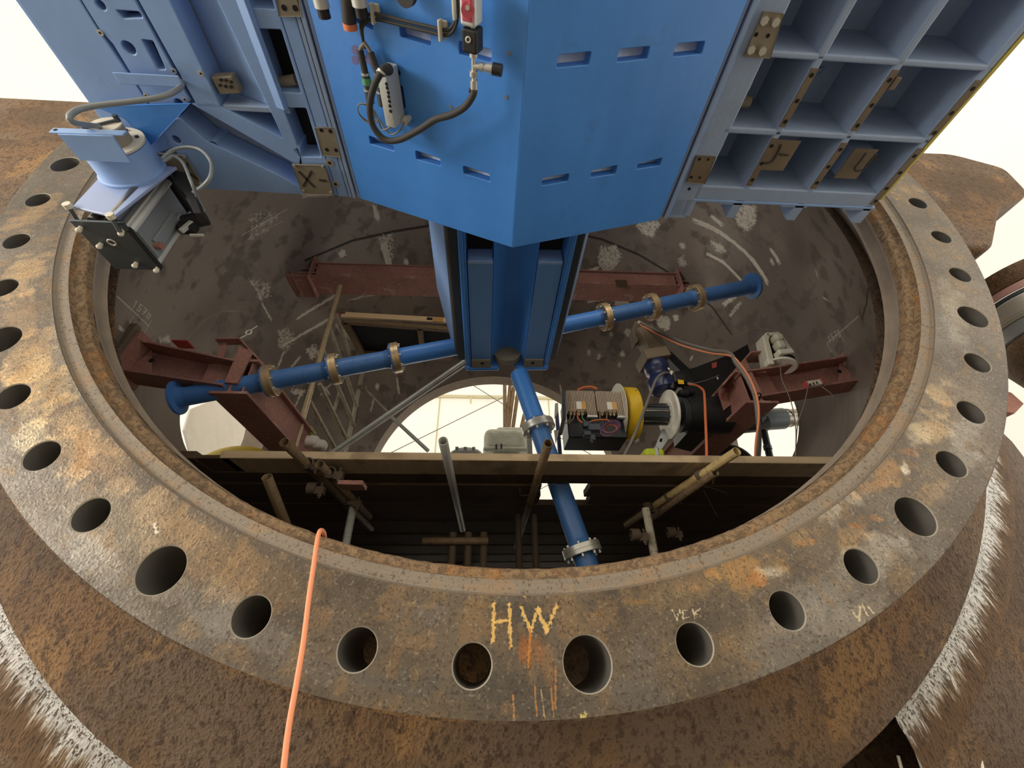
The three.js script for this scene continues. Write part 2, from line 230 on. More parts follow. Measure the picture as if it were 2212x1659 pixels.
// ---------- the valve casing: bolted flange ring, seat, spherical shell, side lugs ----------
const CZ = -2.5, RI = 3.05, RO = 3.3;
const valve = thing('valve_casing', 'huge rusty spherical steel valve casing whose open round flange with bolt holes fills the picture', 'valve casing', [0, -2.32, 0]);
{
  const R0 = 2.043, R1 = 2.3115, RB = 2.2, T0 = 240.025, RAD = Math.PI / 180, DEP = 0.27;
  // stains, swipes, paint marks, and painted glare in the cream patches: [theta, r], half length along the ring, half width, turn, colour, strength, roughness
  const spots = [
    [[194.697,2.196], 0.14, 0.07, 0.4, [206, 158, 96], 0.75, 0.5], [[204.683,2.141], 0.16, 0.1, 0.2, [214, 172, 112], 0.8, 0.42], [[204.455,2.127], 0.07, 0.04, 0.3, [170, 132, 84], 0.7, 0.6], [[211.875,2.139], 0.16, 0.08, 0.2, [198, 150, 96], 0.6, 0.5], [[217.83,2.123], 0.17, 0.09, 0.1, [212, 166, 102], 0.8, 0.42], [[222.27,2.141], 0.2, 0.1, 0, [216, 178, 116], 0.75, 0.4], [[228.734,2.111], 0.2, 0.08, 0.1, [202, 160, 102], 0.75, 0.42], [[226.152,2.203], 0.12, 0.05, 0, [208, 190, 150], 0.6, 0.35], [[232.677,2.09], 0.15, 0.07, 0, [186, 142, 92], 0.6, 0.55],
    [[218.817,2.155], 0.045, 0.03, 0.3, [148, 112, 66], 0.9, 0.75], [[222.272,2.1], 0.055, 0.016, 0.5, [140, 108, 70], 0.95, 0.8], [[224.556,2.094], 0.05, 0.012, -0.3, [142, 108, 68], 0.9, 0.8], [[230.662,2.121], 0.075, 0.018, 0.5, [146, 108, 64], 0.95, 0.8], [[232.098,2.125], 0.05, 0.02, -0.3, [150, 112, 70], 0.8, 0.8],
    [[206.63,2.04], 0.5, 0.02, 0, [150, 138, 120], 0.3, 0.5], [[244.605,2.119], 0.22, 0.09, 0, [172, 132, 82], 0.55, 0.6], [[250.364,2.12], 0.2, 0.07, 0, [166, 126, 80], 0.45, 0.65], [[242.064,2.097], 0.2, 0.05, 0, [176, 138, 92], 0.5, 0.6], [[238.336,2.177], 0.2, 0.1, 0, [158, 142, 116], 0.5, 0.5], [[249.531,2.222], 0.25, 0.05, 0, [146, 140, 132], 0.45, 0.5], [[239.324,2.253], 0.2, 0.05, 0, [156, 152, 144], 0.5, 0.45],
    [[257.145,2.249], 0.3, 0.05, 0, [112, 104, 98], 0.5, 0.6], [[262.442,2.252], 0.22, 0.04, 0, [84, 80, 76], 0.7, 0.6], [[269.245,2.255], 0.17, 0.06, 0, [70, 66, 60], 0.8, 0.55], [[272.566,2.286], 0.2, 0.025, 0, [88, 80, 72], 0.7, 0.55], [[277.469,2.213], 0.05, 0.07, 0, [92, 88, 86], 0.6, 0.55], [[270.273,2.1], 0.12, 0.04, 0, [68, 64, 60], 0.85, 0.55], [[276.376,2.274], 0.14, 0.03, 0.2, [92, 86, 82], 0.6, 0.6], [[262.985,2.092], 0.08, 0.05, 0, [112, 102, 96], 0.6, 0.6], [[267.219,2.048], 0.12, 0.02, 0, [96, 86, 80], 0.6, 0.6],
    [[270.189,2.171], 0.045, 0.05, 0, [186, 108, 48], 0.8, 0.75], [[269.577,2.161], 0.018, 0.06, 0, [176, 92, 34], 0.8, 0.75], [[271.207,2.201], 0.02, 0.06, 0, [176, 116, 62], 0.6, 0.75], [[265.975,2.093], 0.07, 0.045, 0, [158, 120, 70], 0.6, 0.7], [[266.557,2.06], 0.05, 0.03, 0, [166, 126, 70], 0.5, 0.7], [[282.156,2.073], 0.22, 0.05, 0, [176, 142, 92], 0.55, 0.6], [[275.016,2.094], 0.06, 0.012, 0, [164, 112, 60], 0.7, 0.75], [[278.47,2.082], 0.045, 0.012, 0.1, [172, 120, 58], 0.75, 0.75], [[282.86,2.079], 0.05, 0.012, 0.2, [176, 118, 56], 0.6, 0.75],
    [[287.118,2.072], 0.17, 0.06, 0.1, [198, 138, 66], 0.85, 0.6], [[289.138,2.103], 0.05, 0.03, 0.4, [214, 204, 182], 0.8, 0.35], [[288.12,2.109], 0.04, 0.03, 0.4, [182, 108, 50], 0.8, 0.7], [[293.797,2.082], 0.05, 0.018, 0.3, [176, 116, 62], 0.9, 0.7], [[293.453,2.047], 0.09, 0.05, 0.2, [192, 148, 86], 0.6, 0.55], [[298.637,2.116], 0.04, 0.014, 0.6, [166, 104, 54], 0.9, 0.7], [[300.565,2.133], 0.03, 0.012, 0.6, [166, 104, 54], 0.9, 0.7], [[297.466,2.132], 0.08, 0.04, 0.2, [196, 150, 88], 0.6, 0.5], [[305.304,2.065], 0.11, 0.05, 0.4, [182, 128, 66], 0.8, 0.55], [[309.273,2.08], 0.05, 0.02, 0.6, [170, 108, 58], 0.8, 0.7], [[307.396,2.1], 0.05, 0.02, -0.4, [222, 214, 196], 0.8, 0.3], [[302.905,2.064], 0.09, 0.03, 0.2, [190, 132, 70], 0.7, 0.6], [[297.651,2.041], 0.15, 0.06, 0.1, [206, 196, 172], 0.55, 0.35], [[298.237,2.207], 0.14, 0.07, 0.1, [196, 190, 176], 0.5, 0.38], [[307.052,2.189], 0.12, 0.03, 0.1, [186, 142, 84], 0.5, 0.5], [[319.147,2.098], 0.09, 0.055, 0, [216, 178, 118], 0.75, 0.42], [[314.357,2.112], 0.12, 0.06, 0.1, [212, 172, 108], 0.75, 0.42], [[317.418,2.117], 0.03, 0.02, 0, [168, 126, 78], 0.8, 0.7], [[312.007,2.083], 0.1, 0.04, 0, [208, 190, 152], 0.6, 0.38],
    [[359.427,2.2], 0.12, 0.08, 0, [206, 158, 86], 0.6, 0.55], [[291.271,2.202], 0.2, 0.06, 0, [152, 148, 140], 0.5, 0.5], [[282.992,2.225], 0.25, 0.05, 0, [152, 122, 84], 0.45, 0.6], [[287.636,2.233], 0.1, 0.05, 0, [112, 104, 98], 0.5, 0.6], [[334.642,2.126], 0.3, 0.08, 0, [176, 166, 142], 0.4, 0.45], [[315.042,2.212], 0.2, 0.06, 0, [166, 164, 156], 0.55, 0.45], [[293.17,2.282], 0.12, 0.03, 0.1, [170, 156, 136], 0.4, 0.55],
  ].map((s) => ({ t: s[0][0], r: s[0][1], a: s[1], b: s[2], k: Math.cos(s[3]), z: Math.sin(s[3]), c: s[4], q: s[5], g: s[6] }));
  const yel = [222, 180, 104], pale = [196, 180, 150];
  const strokes = [
    [[267.482,2.062], [267.544,2.148], 0.0055, yel], [[268.574,2.062], [268.737,2.155], 0.005, yel], [[267.577,2.104], [268.59,2.1], 0.004, yel], [[269.459,2.07], [270.116,2.123], 0.0055, yel], [[270.116,2.123], [270.683,2.072], 0.0055, yel], [[270.683,2.072], [271.249,2.124], 0.0055, yel], [[271.249,2.124], [272.125,2.07], 0.0055, yel], [[270.085,2.121], [269.856,2.2], 0.003, [190, 120, 50]], [[268.674,2.151], [268.677,2.161], 0.003, [190, 140, 70]],
    [[269.733,2.017], [269.748,2.046], 0.004, [206, 164, 70]], [[273.101,2.307], [273.121,2.315], 0.009, [206, 190, 110]], [[270.26,2.238], [270.328,2.295], 0.002, [170, 120, 70]], [[270.679,2.247], [270.758,2.3], 0.002, [176, 150, 110]], [[271.273,2.239], [271.304,2.301], 0.002, [170, 120, 70]], [[268.905,2.255], [268.964,2.299], 0.002, [176, 124, 76]], [[271.658,2.202], [271.454,2.284], 0.0025, [172, 116, 66]],
    [[280.559,2.116], [280.677,2.137], 0.003, pale], [[280.677,2.137], [281.098,2.12], 0.003, pale], [[281.299,2.121], [281.14,2.14], 0.003, pale], [[281.367,2.122], [281.703,2.125], 0.002, pale], [[281.14,2.14], [281.574,2.14], 0.002, pale], [[282.079,2.124], [281.984,2.143], 0.003, pale], [[282.63,2.128], [282.104,2.134], 0.002, pale], [[282.104,2.134], [282.474,2.145], 0.002, pale],
    [[293.145,2.267], [293.121,2.293], 0.003, pale], [[293.121,2.293], [293.84,2.272], 0.003, pale], [[294.121,2.272], [293.895,2.295], 0.003, pale], [[294.389,2.282], [294.411,2.3], 0.003, pale], [[240.649,2.126], [241.459,2.138], 0.004, [206, 200, 186]], [[358.564,2.089], [357.857,2.129], 0.004, [206, 150, 84]], [[357.451,2.075], [356.582,2.093], 0.004, [206, 150, 84]],
  ].map(([a, b, w, c]) => ({ a: [(a[0] * RAD) * 2.18, a[1]], b: [(b[0] * RAD) * 2.18, b[1]], w, c }));
  const face = [];
  for (let k = 0; k < 6; k++) {
    const t0 = T0 + 60 * k, W = 2048, H = 256, near = spots.filter((s) => { const d = ((s.t - t0 - 30 + 540) % 360 + 360) % 360 - 180; return Math.abs(d) < 30 + s.a * 40; });
    const seen = k !== 3 && k !== 4;
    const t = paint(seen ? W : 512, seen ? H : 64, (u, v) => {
      const th = t0 + 60 * u, s = th * RAD * 2.18, r = R0 + (R1 - R0) * v;
      const f = fbm(s * 5 + 50, r * 5, 0, 0, 5, 101), g = fbm(s * 190, r * 190, 0, 0, 3, 103), str = fbm(s * 80, r * 5, 0, 0, 3, 105), e = fbm(s * 18, r * 18, 0, 0, 4, 107), m = fbm(s * 2 + 9, r * 3, 0, 0, 4, 109), lay = fbm(s * 3, r * 60, 0, 0, 3, 151);
      let c = mixc([76, 66, 55], [103, 90, 74], sm(0.25, 0.75, f)), q = 0.56 + 0.22 * (e - 0.5);
      c = mixc(c, [114, 108, 100], sm(0.5, 0.66, m) * 0.6); c = mixc(c, [142, 108, 70], sm(0.55, 0.75, e) * 0.4);
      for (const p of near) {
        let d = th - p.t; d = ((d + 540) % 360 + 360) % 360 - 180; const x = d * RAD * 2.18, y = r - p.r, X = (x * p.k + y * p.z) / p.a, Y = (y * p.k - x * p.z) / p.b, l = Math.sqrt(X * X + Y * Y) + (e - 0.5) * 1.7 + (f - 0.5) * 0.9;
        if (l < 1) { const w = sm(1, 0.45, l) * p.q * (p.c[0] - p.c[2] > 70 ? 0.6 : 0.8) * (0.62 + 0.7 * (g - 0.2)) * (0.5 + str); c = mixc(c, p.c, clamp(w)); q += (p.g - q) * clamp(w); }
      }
      c = mixc(c, [62, 48, 37], sm(0.58, 0.76, g) * 0.6); c = mixc(c, [190, 176, 150], sm(0.62, 0.82, fbm(s * 150, r * 150, 0, 0, 3, 119)) * 0.3);
      const L = 0.94 + 0.12 * lay; c = [c[0] * L, c[1] * L, c[2] * L];
      if (seen) for (const p of strokes) {
        const wrap = 2 * Math.PI * 2.18; let sx = s; while (sx - p.a[0] > wrap / 2) sx -= wrap; while (sx - p.a[0] < -wrap / 2) sx += wrap;
        if (Math.abs(sx - (p.a[0] + p.b[0]) / 2) > 0.12) continue;
        const dx = p.b[0] - p.a[0], dy = p.b[1] - p.a[1], h = clamp(((sx - p.a[0]) * dx + (r - p.a[1]) * dy) / (dx * dx + dy * dy)), d = Math.hypot(sx - p.a[0] - h * dx, r - p.a[1] - h * dy);
        if (d < p.w * 1.6) { const w = sm(p.w * 1.2, p.w * 0.5, d + (g - 0.5) * p.w * 2.6) * 0.9; c = mixc(c, p.c, w); q += (0.85 - q) * w; }
      }
      return [...c, q, 0.5 * g + 0.5 * e];
    }, 1);
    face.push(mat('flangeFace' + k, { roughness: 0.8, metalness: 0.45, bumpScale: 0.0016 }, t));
  }
  const lists = face.map(() => []), steelL = [], chamL = [];
  for (let i = 0; i < 48; i++) {
    const th = T0 + 3.75 + 7.5 * i, rh = i % 4 === 0 ? 0.0605 : 0.0475, k = Math.floor(i / 8), a = 3.75 * RAD, RE = R1 - 0.006;
    const s = new THREE.Shape(); s.absarc(0, 0, RE, -a, a, false); s.absarc(0, 0, R0, a, -a, true);
    const h = new THREE.Path(); h.absarc(RB, 0, rh + 0.003, 0, Math.PI * 2, true); s.holes.push(h);
    const g = new THREE.ShapeGeometry(s, 20).toNonIndexed(), p = g.attributes.position, uv = g.attributes.uv;
    for (let j = 0; j < p.count; j++) { const x = p.getX(j), y = p.getY(j); uv.setXY(j, ((i % 8) * 7.5 + 3.75 + Math.atan2(y, x) / RAD) / 60, (Math.hypot(x, y) - R0) / (R1 - R0)); }
    lists[k].push(g.rotateZ(th * RAD));
    const hole = flip(new THREE.CylinderGeometry(rh, rh, DEP - 0.003, 36, 1, true)).rotateX(Math.PI / 2).translate(RB, 0, -(DEP + 0.003) / 2).rotateZ(th * RAD);
    const ch = flip(new THREE.CylinderGeometry(rh + 0.003, rh, 0.003, 36, 1, true)).rotateX(Math.PI / 2).translate(RB, 0, -0.0015).rotateZ(th * RAD);
    steelL.push(hole); chamL.push(ch);
  }
  const edge = new THREE.LatheGeometry([[R1 - 0.006, 0], [R1, -0.006], [R1, -DEP], [RB + 0.07, -DEP]].reverse().map((p) => new THREE.Vector2(...p)), 256).rotateX(Math.PI / 2);
  const groups = [...lists.map((l) => mergeGeometries(l)), ...[steelL, chamL].map((l) => boxUV(mergeGeometries(l.map((g) => { g.deleteAttribute('uv'); return g; })))), boxUV(toCreasedNormals(edge, 0.4))];
  const fg = mergeGeometries(groups.map((g) => (g.index ? g.toNonIndexed() : g)), true); fg.translate(0, 2.32, 0);
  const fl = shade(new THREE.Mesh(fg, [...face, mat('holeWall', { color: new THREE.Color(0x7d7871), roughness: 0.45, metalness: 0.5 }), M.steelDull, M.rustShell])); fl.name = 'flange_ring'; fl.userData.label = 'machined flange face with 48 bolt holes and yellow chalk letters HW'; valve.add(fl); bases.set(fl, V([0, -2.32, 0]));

  // seat: small step, groove and rough lip inside the flange
  const seatT = paint(1024, 128, (u, v) => {
    const s = u * 16, f = fbm(s * 2, v * 1.5, 32, 0, 5, 131), g = fbm(s * 24, v * 5, 384, 0, 3, 133), lay = fbm(s * 0.5, v * 26, 8, 0, 3, 137);
    let c = mixc([142, 129, 112], [118, 105, 91], lay); c = mixc(c, [152, 118, 82], sm(0.5, 0.75, f) * 0.5); c = mixc(c, [80, 64, 48], sm(0.62, 0.74, g) * 0.6); return [...c, 0.55 + 0.25 * g, g * 0.5 + lay * 0.5];
  }, 1);
  const lipT = paint(1024, 128, (u, v) => {
    const s = u * 16, f = fbm(s * 2, v * 2, 32, 0, 5, 141), g = fbm(s * 30, v * 30, 480, 0, 4, 143), e = fbm(s * 8, v * 8, 128, 0, 4, 147);
    let c = mixc([124, 98, 68], [152, 124, 90], f); c = mixc(c, [94, 74, 54], sm(0.42, 0.68, e) * 0.8); c = mixc(c, [160, 104, 50], sm(0.55, 0.75, fbm(s, v, 16, 0, 4, 157)) * 0.5); c = mixc(c, [66, 50, 36], sm(0.58, 0.7, g) * 0.7); const k = 0.8 + 0.4 * g; return [c[0] * k, c[1] * k, c[2] * k, 0.85, g * 0.6 + e * 0.4];
  }, 1);
  for (const t of [seatT, lipT]) for (const k of ['map', 'roughnessMap', 'bumpMap']) t[k].repeat.set(8, 1);
  // added cast foot that blocks the bright view through the weld gap
  part(valve, 'foot', [box(4.6, 1.75, 2.0, [0.2, -3.0, -2.3], 0.05), box(5.2, 0.12, 2.4, [0.2, -3.84, -2.3], 0.02)], M.rustShell, 'added foot under the shell that keeps the weld gap dark');
  mat('seat', { roughness: 0.9, metalness: 0.2, bumpScale: 0.001 }, seatT); mat('lip', { bumpScale: 0.004 }, lipT);
  const ring = (pts, n = 256, whole) => whole ? new THREE.LatheGeometry(pts.map((p) => new THREE.Vector2(...p)), n).toNonIndexed().rotateX(Math.PI / 2) : mergeGeometries(pts.slice(1).map((p, i) => new THREE.LatheGeometry([new THREE.Vector2(...pts[i]), new THREE.Vector2(...p)], n).toNonIndexed().rotateX(Math.PI / 2)));
  part(valve, 'seat_step', ring([[2.001, -0.016], [2.037, -0.0135], [2.0425, -0.006], [2.043, 0]]), M.seat, 'narrow machined step inside the flange face', true);
  // rough lip with an uneven inner edge
  const lip = ring([[1.967, -0.085], [1.967, -0.056], [1.974, -0.047], [1.992, -0.044], [2.0, -0.042], [2.001, -0.016]], 512, true), lp = lip.attributes.position;
  for (let j = 0; j < lp.count; j++) { const x = lp.getX(j), y = lp.getY(j), R = Math.hypot(x, y), t = Math.atan2(y, x); if (R < 1.98) { const w = 1 + (fbm(t * 90 + 500, 3, 0, 0, 4, 149) - 0.5) * 0.004; lp.setX(j, x * w); lp.setY(j, y * w); } }
  part(valve, 'seat_lip', lip, M.lip, 'rough brown rusted lip around the bore', true);

  // neck, ground weld band, outside of the shell
  const neck = ring([[2.735, -0.565], [2.70, -0.535], [2.62, -0.5], [2.45, -0.43], [2.28, -0.36], [2.16, -0.3], [2.11, -0.265], [2.0, -0.262]], 256, true);
  part(valve, 'neck', neck, M.rustShell, 'dark rusty neck flaring out behind the flange');
  const weldT = paint(1024, 256, (u, v) => {
    const s = u * 40, st = fbm(s * 22, v * 2.2, 880, 0, 3, 161), f = fbm(s * 2, v * 3, 80, 0, 5, 163), g = fbm(s * 14, v * 16, 560, 0, 3, 167);
    const pit0 = sm(0.55, 0.7, g), on = sm(0.1, -0.12, (1 - v) - 0.5 - 0.5 * (st - 0.5) - 0.5 * (f - 0.5));
    const br = [84 + 36 * f - 30 * pit0, 63 + 26 * f - 24 * pit0, 42 + 16 * f - 18 * pit0], k = 150 + 70 * f, c = mixc(br, [k, k * 0.98, k * 0.95], on), pit = sm(0.56, 0.68, g);
    return [...mixc(c, [62, 50, 40], pit * on * 0.9), 0.85 - 0.4 * on, g * 0.6 + on * 0.3];
  }, 1);
  weldT.map.repeat.set(6, 1); weldT.roughnessMap.repeat.set(6, 1); weldT.bumpMap.repeat.set(6, 1);
  mat('weld', { bumpScale: 0.006, metalness: 0.2 }, weldT);
  const GAP = 29.6 / 57.29578, arcL = (pts, a, b, n) => toCreasedNormals(new THREE.LatheGeometry(pts.map((p) => new THREE.Vector2(...p)), n, a, b - a), 0.6).rotateX(Math.PI / 2);
  part(valve, 'weld_band', arcL([[2.95, -0.665], [2.9, -0.635], [2.82, -0.6], [2.76, -0.58], [2.735, -0.565]], GAP, GAP + 6.283 - 0.16, 240), M.weld, 'silver ground weld seam around the neck', true);
  const prA = [[4.7, -2.2], [4.3, -1.72], [3.9, -1.34], [3.5, -1.02], [3.2, -0.81], [3.05, -0.72], [2.93, -0.662]];
  part(valve, 'lower_shell', arcL(prA, GAP, 1.16, 60), M.rustShell, 'flared rusty shell right of the neck with a chalk tally'); part(valve, 'lower_shell', arcL(prA, -1.16, GAP - 0.16, 120), M.rustShell, 'flared rusty shell below the neck');
  // shell with the front bore, the rear bore and one trunnion port at each side
  const prof = [], arc = (R, a, b, n) => { for (let i = 0; i <= n; i++) { const t = a + (b - a) * i / n; prof.push([R * Math.sin(t), CZ + R * Math.cos(t)]); } };
  prof.push([1.966, -0.084], [1.968, -0.1], [1.985, -0.105], [1.985, -0.16], [1.965, -0.165]);
  arc(RI, Math.asin(1.965 / RI) + 0.012, Math.PI - Math.asin(1.93 / RI), 56);
  prof.push([1.93, -5.12], [2.12, -5.16], [2.3, -5.12]);
  arc(RO, Math.PI - Math.asin(2.34 / RO), Math.asin(2.7 / RO), 48);
  prof.push([2.3, -0.45], [2.1, -0.27], [1.966, -0.084]);
  const sh = new THREE.LatheGeometry(prof.map((p) => new THREE.Vector2(...p)), 128).rotateX(Math.PI / 2);
  const ev = new Evaluator(); ev.useGroups = false; ev.attributes = ['position', 'normal'];
  let body = new Brush(toCreasedNormals(mergeVertices(sh), 0.5)); body.updateMatrixWorld();
  for (const [s, y, z] of [[-1, 0.04, -2.98], [1, 0, -2.94]]) { const b = new Brush(new THREE.CylinderGeometry(0.62, 0.62, 2.4, 64).rotateZ(Math.PI / 2).translate(s * 3, y, z)); b.updateMatrixWorld(); body = ev.evaluate(body, b, SUBTRACTION); body.updateMatrixWorld(); }
  let g = body.geometry; g = g.index ? g.toNonIndexed() : g; const P = g.attributes.position, N = g.attributes.normal, inner = [], outer = [], cut = [];
  const c = new THREE.Vector3();
  for (let i = 0; i < P.count; i += 3) { c.set(0, 0, 0); for (let k = 0; k < 3; k++) c.x += P.getX(i + k) / 3, c.y += P.getY(i + k) / 3, c.z += P.getZ(i + k) / 3; const R = Math.hypot(c.x, c.y, c.z - CZ); const on = (q) => [0, 1, 2].every((k) => Math.abs(Math.hypot(P.getX(i + k), P.getY(i + k), P.getZ(i + k) - CZ) - q) < 0.004); (on(RI) ? inner : on(RO) ? outer : cut).push(i); }
  const take = (l, uvf) => { const q = new THREE.BufferGeometry(), a = [], b = [], u = []; for (const i of l) for (let k = 0; k < 3; k++) { const x = P.getX(i + k), y = P.getY(i + k), z = P.getZ(i + k); a.push(x, y, z); b.push(N.getX(i + k), N.getY(i + k), N.getZ(i + k)); if (uvf) u.push(...uvf(x, y, z)); } q.setAttribute('position', new THREE.Float32BufferAttribute(a, 3)); q.setAttribute('normal', new THREE.Float32BufferAttribute(b, 3)); if (uvf) q.setAttribute('uv', new THREE.Float32BufferAttribute(u, 2)); else boxUV(q); return q; };
  const deg = 180 / Math.PI;
  const gi = take(inner, (x, y, z) => { let b = Math.atan2(y, -(z - CZ)) * deg; if (b < -60) b += 360; return [(b + 45) / 245, (Math.asin(clamp(x / RI, -1, 1)) * deg + 80) / 160]; });
  mat('shellEdge', { color: new THREE.Color(0x9c8b7a), roughness: 0.85, bumpScale: 0.002 }, { map: M.plateGrey.map });
  // inside: brown cast wall with chalk marks left by inspection
  const S = 2048, cv = document.createElement('canvas'); cv.width = cv.height = S; const x2 = cv.getContext('2d');
  const img = x2.createImageData(S, S);
  for (let y = 0; y < S; y++) for (let x = 0; x < S; x++) {
    const be = (x / S * 245 - 45) / deg, la = (y / S * 160 - 80) / deg, X = RI * Math.sin(la), Y = RI * Math.cos(la) * Math.sin(be), Z = -RI * Math.cos(la) * Math.cos(be), f = fbm3(X + 9, Y + 9, Z + 9, 4, 201), e = fbm3(X * 7, Y * 7, Z * 7, 3, 203), n = hash(x, y, 9);
    let q = mixc([124, 112, 103], [150, 138, 128], sm(0.3, 0.7, f)); q = mixc(q, [96, 85, 78], sm(0.52, 0.7, e) * 0.6); q = mixc(q, [158, 145, 132], sm(0.6, 0.78, fbm3(X * 3, Y * 3, Z * 3, 3, 207)) * 0.4); const k = 0.93 + 0.14 * n, i = (y * S + x) * 4;
    img.data[i] = q[0] * k; img.data[i + 1] = q[1] * k; img.data[i + 2] = q[2] * k; img.data[i + 3] = 255;
  }
  x2.putImageData(img, 0, 0);
  x2.lineCap = x2.lineJoin = 'round';
  const line = (pts, w, col) => { x2.strokeStyle = col; x2.lineWidth = w; x2.beginPath(); pts.forEach((p, i) => (i ? x2.lineTo(p[0], p[1]) : x2.moveTo(p[0], p[1]))); x2.stroke(); };
  const chalk = (a) => `rgba(226,218,204,${a})`;
  const inside = (p, q) => { let r = false; for (let i = 0, j = q.length - 1; i < q.length; j = i++) if ((q[i][1] > p[1]) !== (q[j][1] > p[1]) && p[0] < (q[j][0] - q[i][0]) * (p[1] - q[i][1]) / (q[j][1] - q[i][1]) + q[i][0]) r = !r; return r; };
  const scribble = (q, n, a = 0.85, w = 1.7, len = 9) => {   // short squiggles rubbed on inside an outline
    const xs = q.map((p) => p[0]), ys = q.map((p) => p[1]), x0 = Math.min(...xs), x1 = Math.max(...xs), y0 = Math.min(...ys), y1 = Math.max(...ys);
    n = Math.round(n * 2.6); w *= 1.2; for (let i = 0, t = 0; i < n && t < n * 20; t++) { let p = [rr(x0, x1), rr(y0, y1)]; if (!inside(p, q)) continue; i++; const l = [p]; let d = rr(0, 6.28); for (let k = 0; k < 4; k++) { d += rr(-1.3, 1.3); p = [p[0] + Math.cos(d) * len / 4, p[1] + Math.sin(d) * len / 4]; l.push(p); } line(l, w * rr(0.6, 1.3), chalk(a * rr(0.6, 1))); }
  };
  const rubbed = (a, b, wide, n, al = 0.8, w = 1.6) => { const d = [b[0] - a[0], b[1] - a[1]], L = Math.hypot(...d), nx = -d[1] / L, ny = d[0] / L; n = Math.round(n * 1.5); w *= 1.2; for (let i = 0; i < n; i++) { const t = rnd(), o = rr(-wide, wide), l = rr(4, 16) / L; line([[a[0] + d[0] * t + nx * o, a[1] + d[1] * t + ny * o], [a[0] + d[0] * (t + l) + nx * (o + rr(-3, 3)), a[1] + d[1] * (t + l) + ny * (o + rr(-3, 3))]], w, chalk(al * rr(0.5, 1))); } };
  const blob = (p, r, n, a, w) => scribble(Array.from({ length: 9 }, (_, i) => [p[0] + r * rr(0.75, 1.15) * Math.cos(i * 0.7), p[1] + r * rr(0.75, 1.15) * Math.sin(i * 0.7)]), n, a, w, 10);
  // seams of the casting
  const dk = 'rgba(42,34,30,0.85)';
  line([[1165.037,366.734], [1161.211,383.485], [1157.902,400.376], [1155.075,417.396], [1152.695,434.532], [1150.73,451.774], [1149.159,469.111], [1147.955,486.531], [1147.096,504.026], [1146.566,521.587], [1143.017,540.838], [1139.916,560.256], [1137.236,579.826], [1134.959,599.537], [1133.062,619.372], [1131.529,639.319], [1130.345,659.366], [1128.478,680.009], [1126.967,700.769], [1125.801,721.629], [1124.968,742.576], [1124.457,763.601], [1124.262,784.685], [1122.044,804.967], [1120.126,825.366], [1118.501,845.868], [1117.163,866.463], [1116.108,887.137], [1115.331,907.879], [1114.828,928.678], [1114.598,949.521], [1114.637,970.395], [1114.947,991.29], [1114.19,1011.81], [1113.692,1032.358], [1113.452,1052.953], [1113.473,1073.568], [1113.756,1094.192], [1114.3,1114.796], [1115.115,1135.402], [1116.201,1155.98], [1117.564,1176.52], [1119.207,1196.992], [1121.141,1217.416], [1121.069,1237.923], [1121.277,1258.424], [1121.77,1278.907], [1122.559,1299.359], [1123.652,1319.767], [1125.06,1340.121], [1126.796,1360.406], [1128.874,1380.61], [1128.305,1399.995], [1128.012,1419.375], [1128.009,1438.74], [1128.304,1458.065], [1128.921,1477.369], [1129.873,1496.627], [1131.18,1515.825], [1129.996,1536.203], [1129.152,1556.579], [1128.672,1576.941], [1128.572,1597.263], [1128.903,1617.561], [1129.689,1637.807], [1130.972,1657.988], [1129.048,1677.257], [1127.466,1696.528], [1126.261,1715.793], [1125.47,1735.04], [1125.138,1754.261], [1125.321,1773.444], [1126.081,1792.578], [1127.499,1811.651], [1120.953,1830.698], [1114.467,1849.776], [1108.04,1868.879], [1101.672,1888.001], [1095.363,1907.136]], 7, dk);
  line([[1925.486,1673.448], [1924.737,1698.653], [1926.089,1721.756], [1925.027,1740.224], [1924.882,1757.859], [1925.66,1774.77]], 4, dk);
  line([[1197.746,130.105], [1230.922,118.381], [1267.209,108.045], [1306.562,99.27], [1334.641,86.826], [1366.453,75.459], [1402.235,65.35], [1439.378,49.447], [1484.749,35.345], [1519.792,26.449], [1559.427,18.761], [1603.565,12.483]], 1.4, chalk(0.45)); line([[1112.013,1921.528], [1157.612,1931.088], [1206.206,1938.52], [1257.171,1943.616], [1295.739,1953.944], [1337.838,1962.575], [1383.172,1969.305], [1431.165,1973.947]], 1.2, chalk(0.3));
  // chalk patches
  scribble([[1442.662,328.179], [1403.045,366.211], [1353.764,372.281], [1342.99,330.768], [1378.39,283.822]], 60, 0.6); line([[1421.958,284.78], [1410.989,296.7], [1400.926,309.018], [1391.724,321.701], [1383.334,334.713], [1375.714,348.025], [1368.817,361.611], [1362.606,375.444], [1357.038,389.499], [1352.078,403.755]], 2.5, chalk(0.75)); line([[1394.933,277.652], [1383.188,290.338], [1372.452,303.458], [1362.667,316.972], [1353.78,330.843], [1345.732,345.039], [1338.475,359.528], [1331.958,374.283]], 2, chalk(0.5));
  rubbed([1222.309,622.628], [1179.534,618.92], 7, 60); rubbed([1354.248,451.947], [1314.879,504.022], 6, 50); blob([1121.288,480.398], 7, 40); rubbed([1114.533,615.33], [1044.022,622.456], 10, 130); scribble([[1128.995,603.448], [1124.778,654.772], [1053.743,641.249], [1040.483,613.31]], 50); blob([1037.999,683.21], 4, 14);
  rubbed([978.604,267.913], [1004.688,436.031], 4, 170, 0.95, 2); rubbed([892.788,190.177], [931.498,393.177], 5, 170, 0.9, 2); scribble([[971.679,197.993], [962.084,233.184], [904.027,251.31], [858.939,209.987], [895.609,185.615]], 90, 0.8); rubbed([789.364,165.14], [860.832,196.835], 3, 40); rubbed([779.8,214.256], [812.547,246.032], 4, 40); scribble([[843.345,275.267], [851.251,310.434], [811.103,322.402], [800.12,290.459]], 60, 0.95, 2); rubbed([970.027,452.996], [966.326,563.808], 3, 50, 0.6);
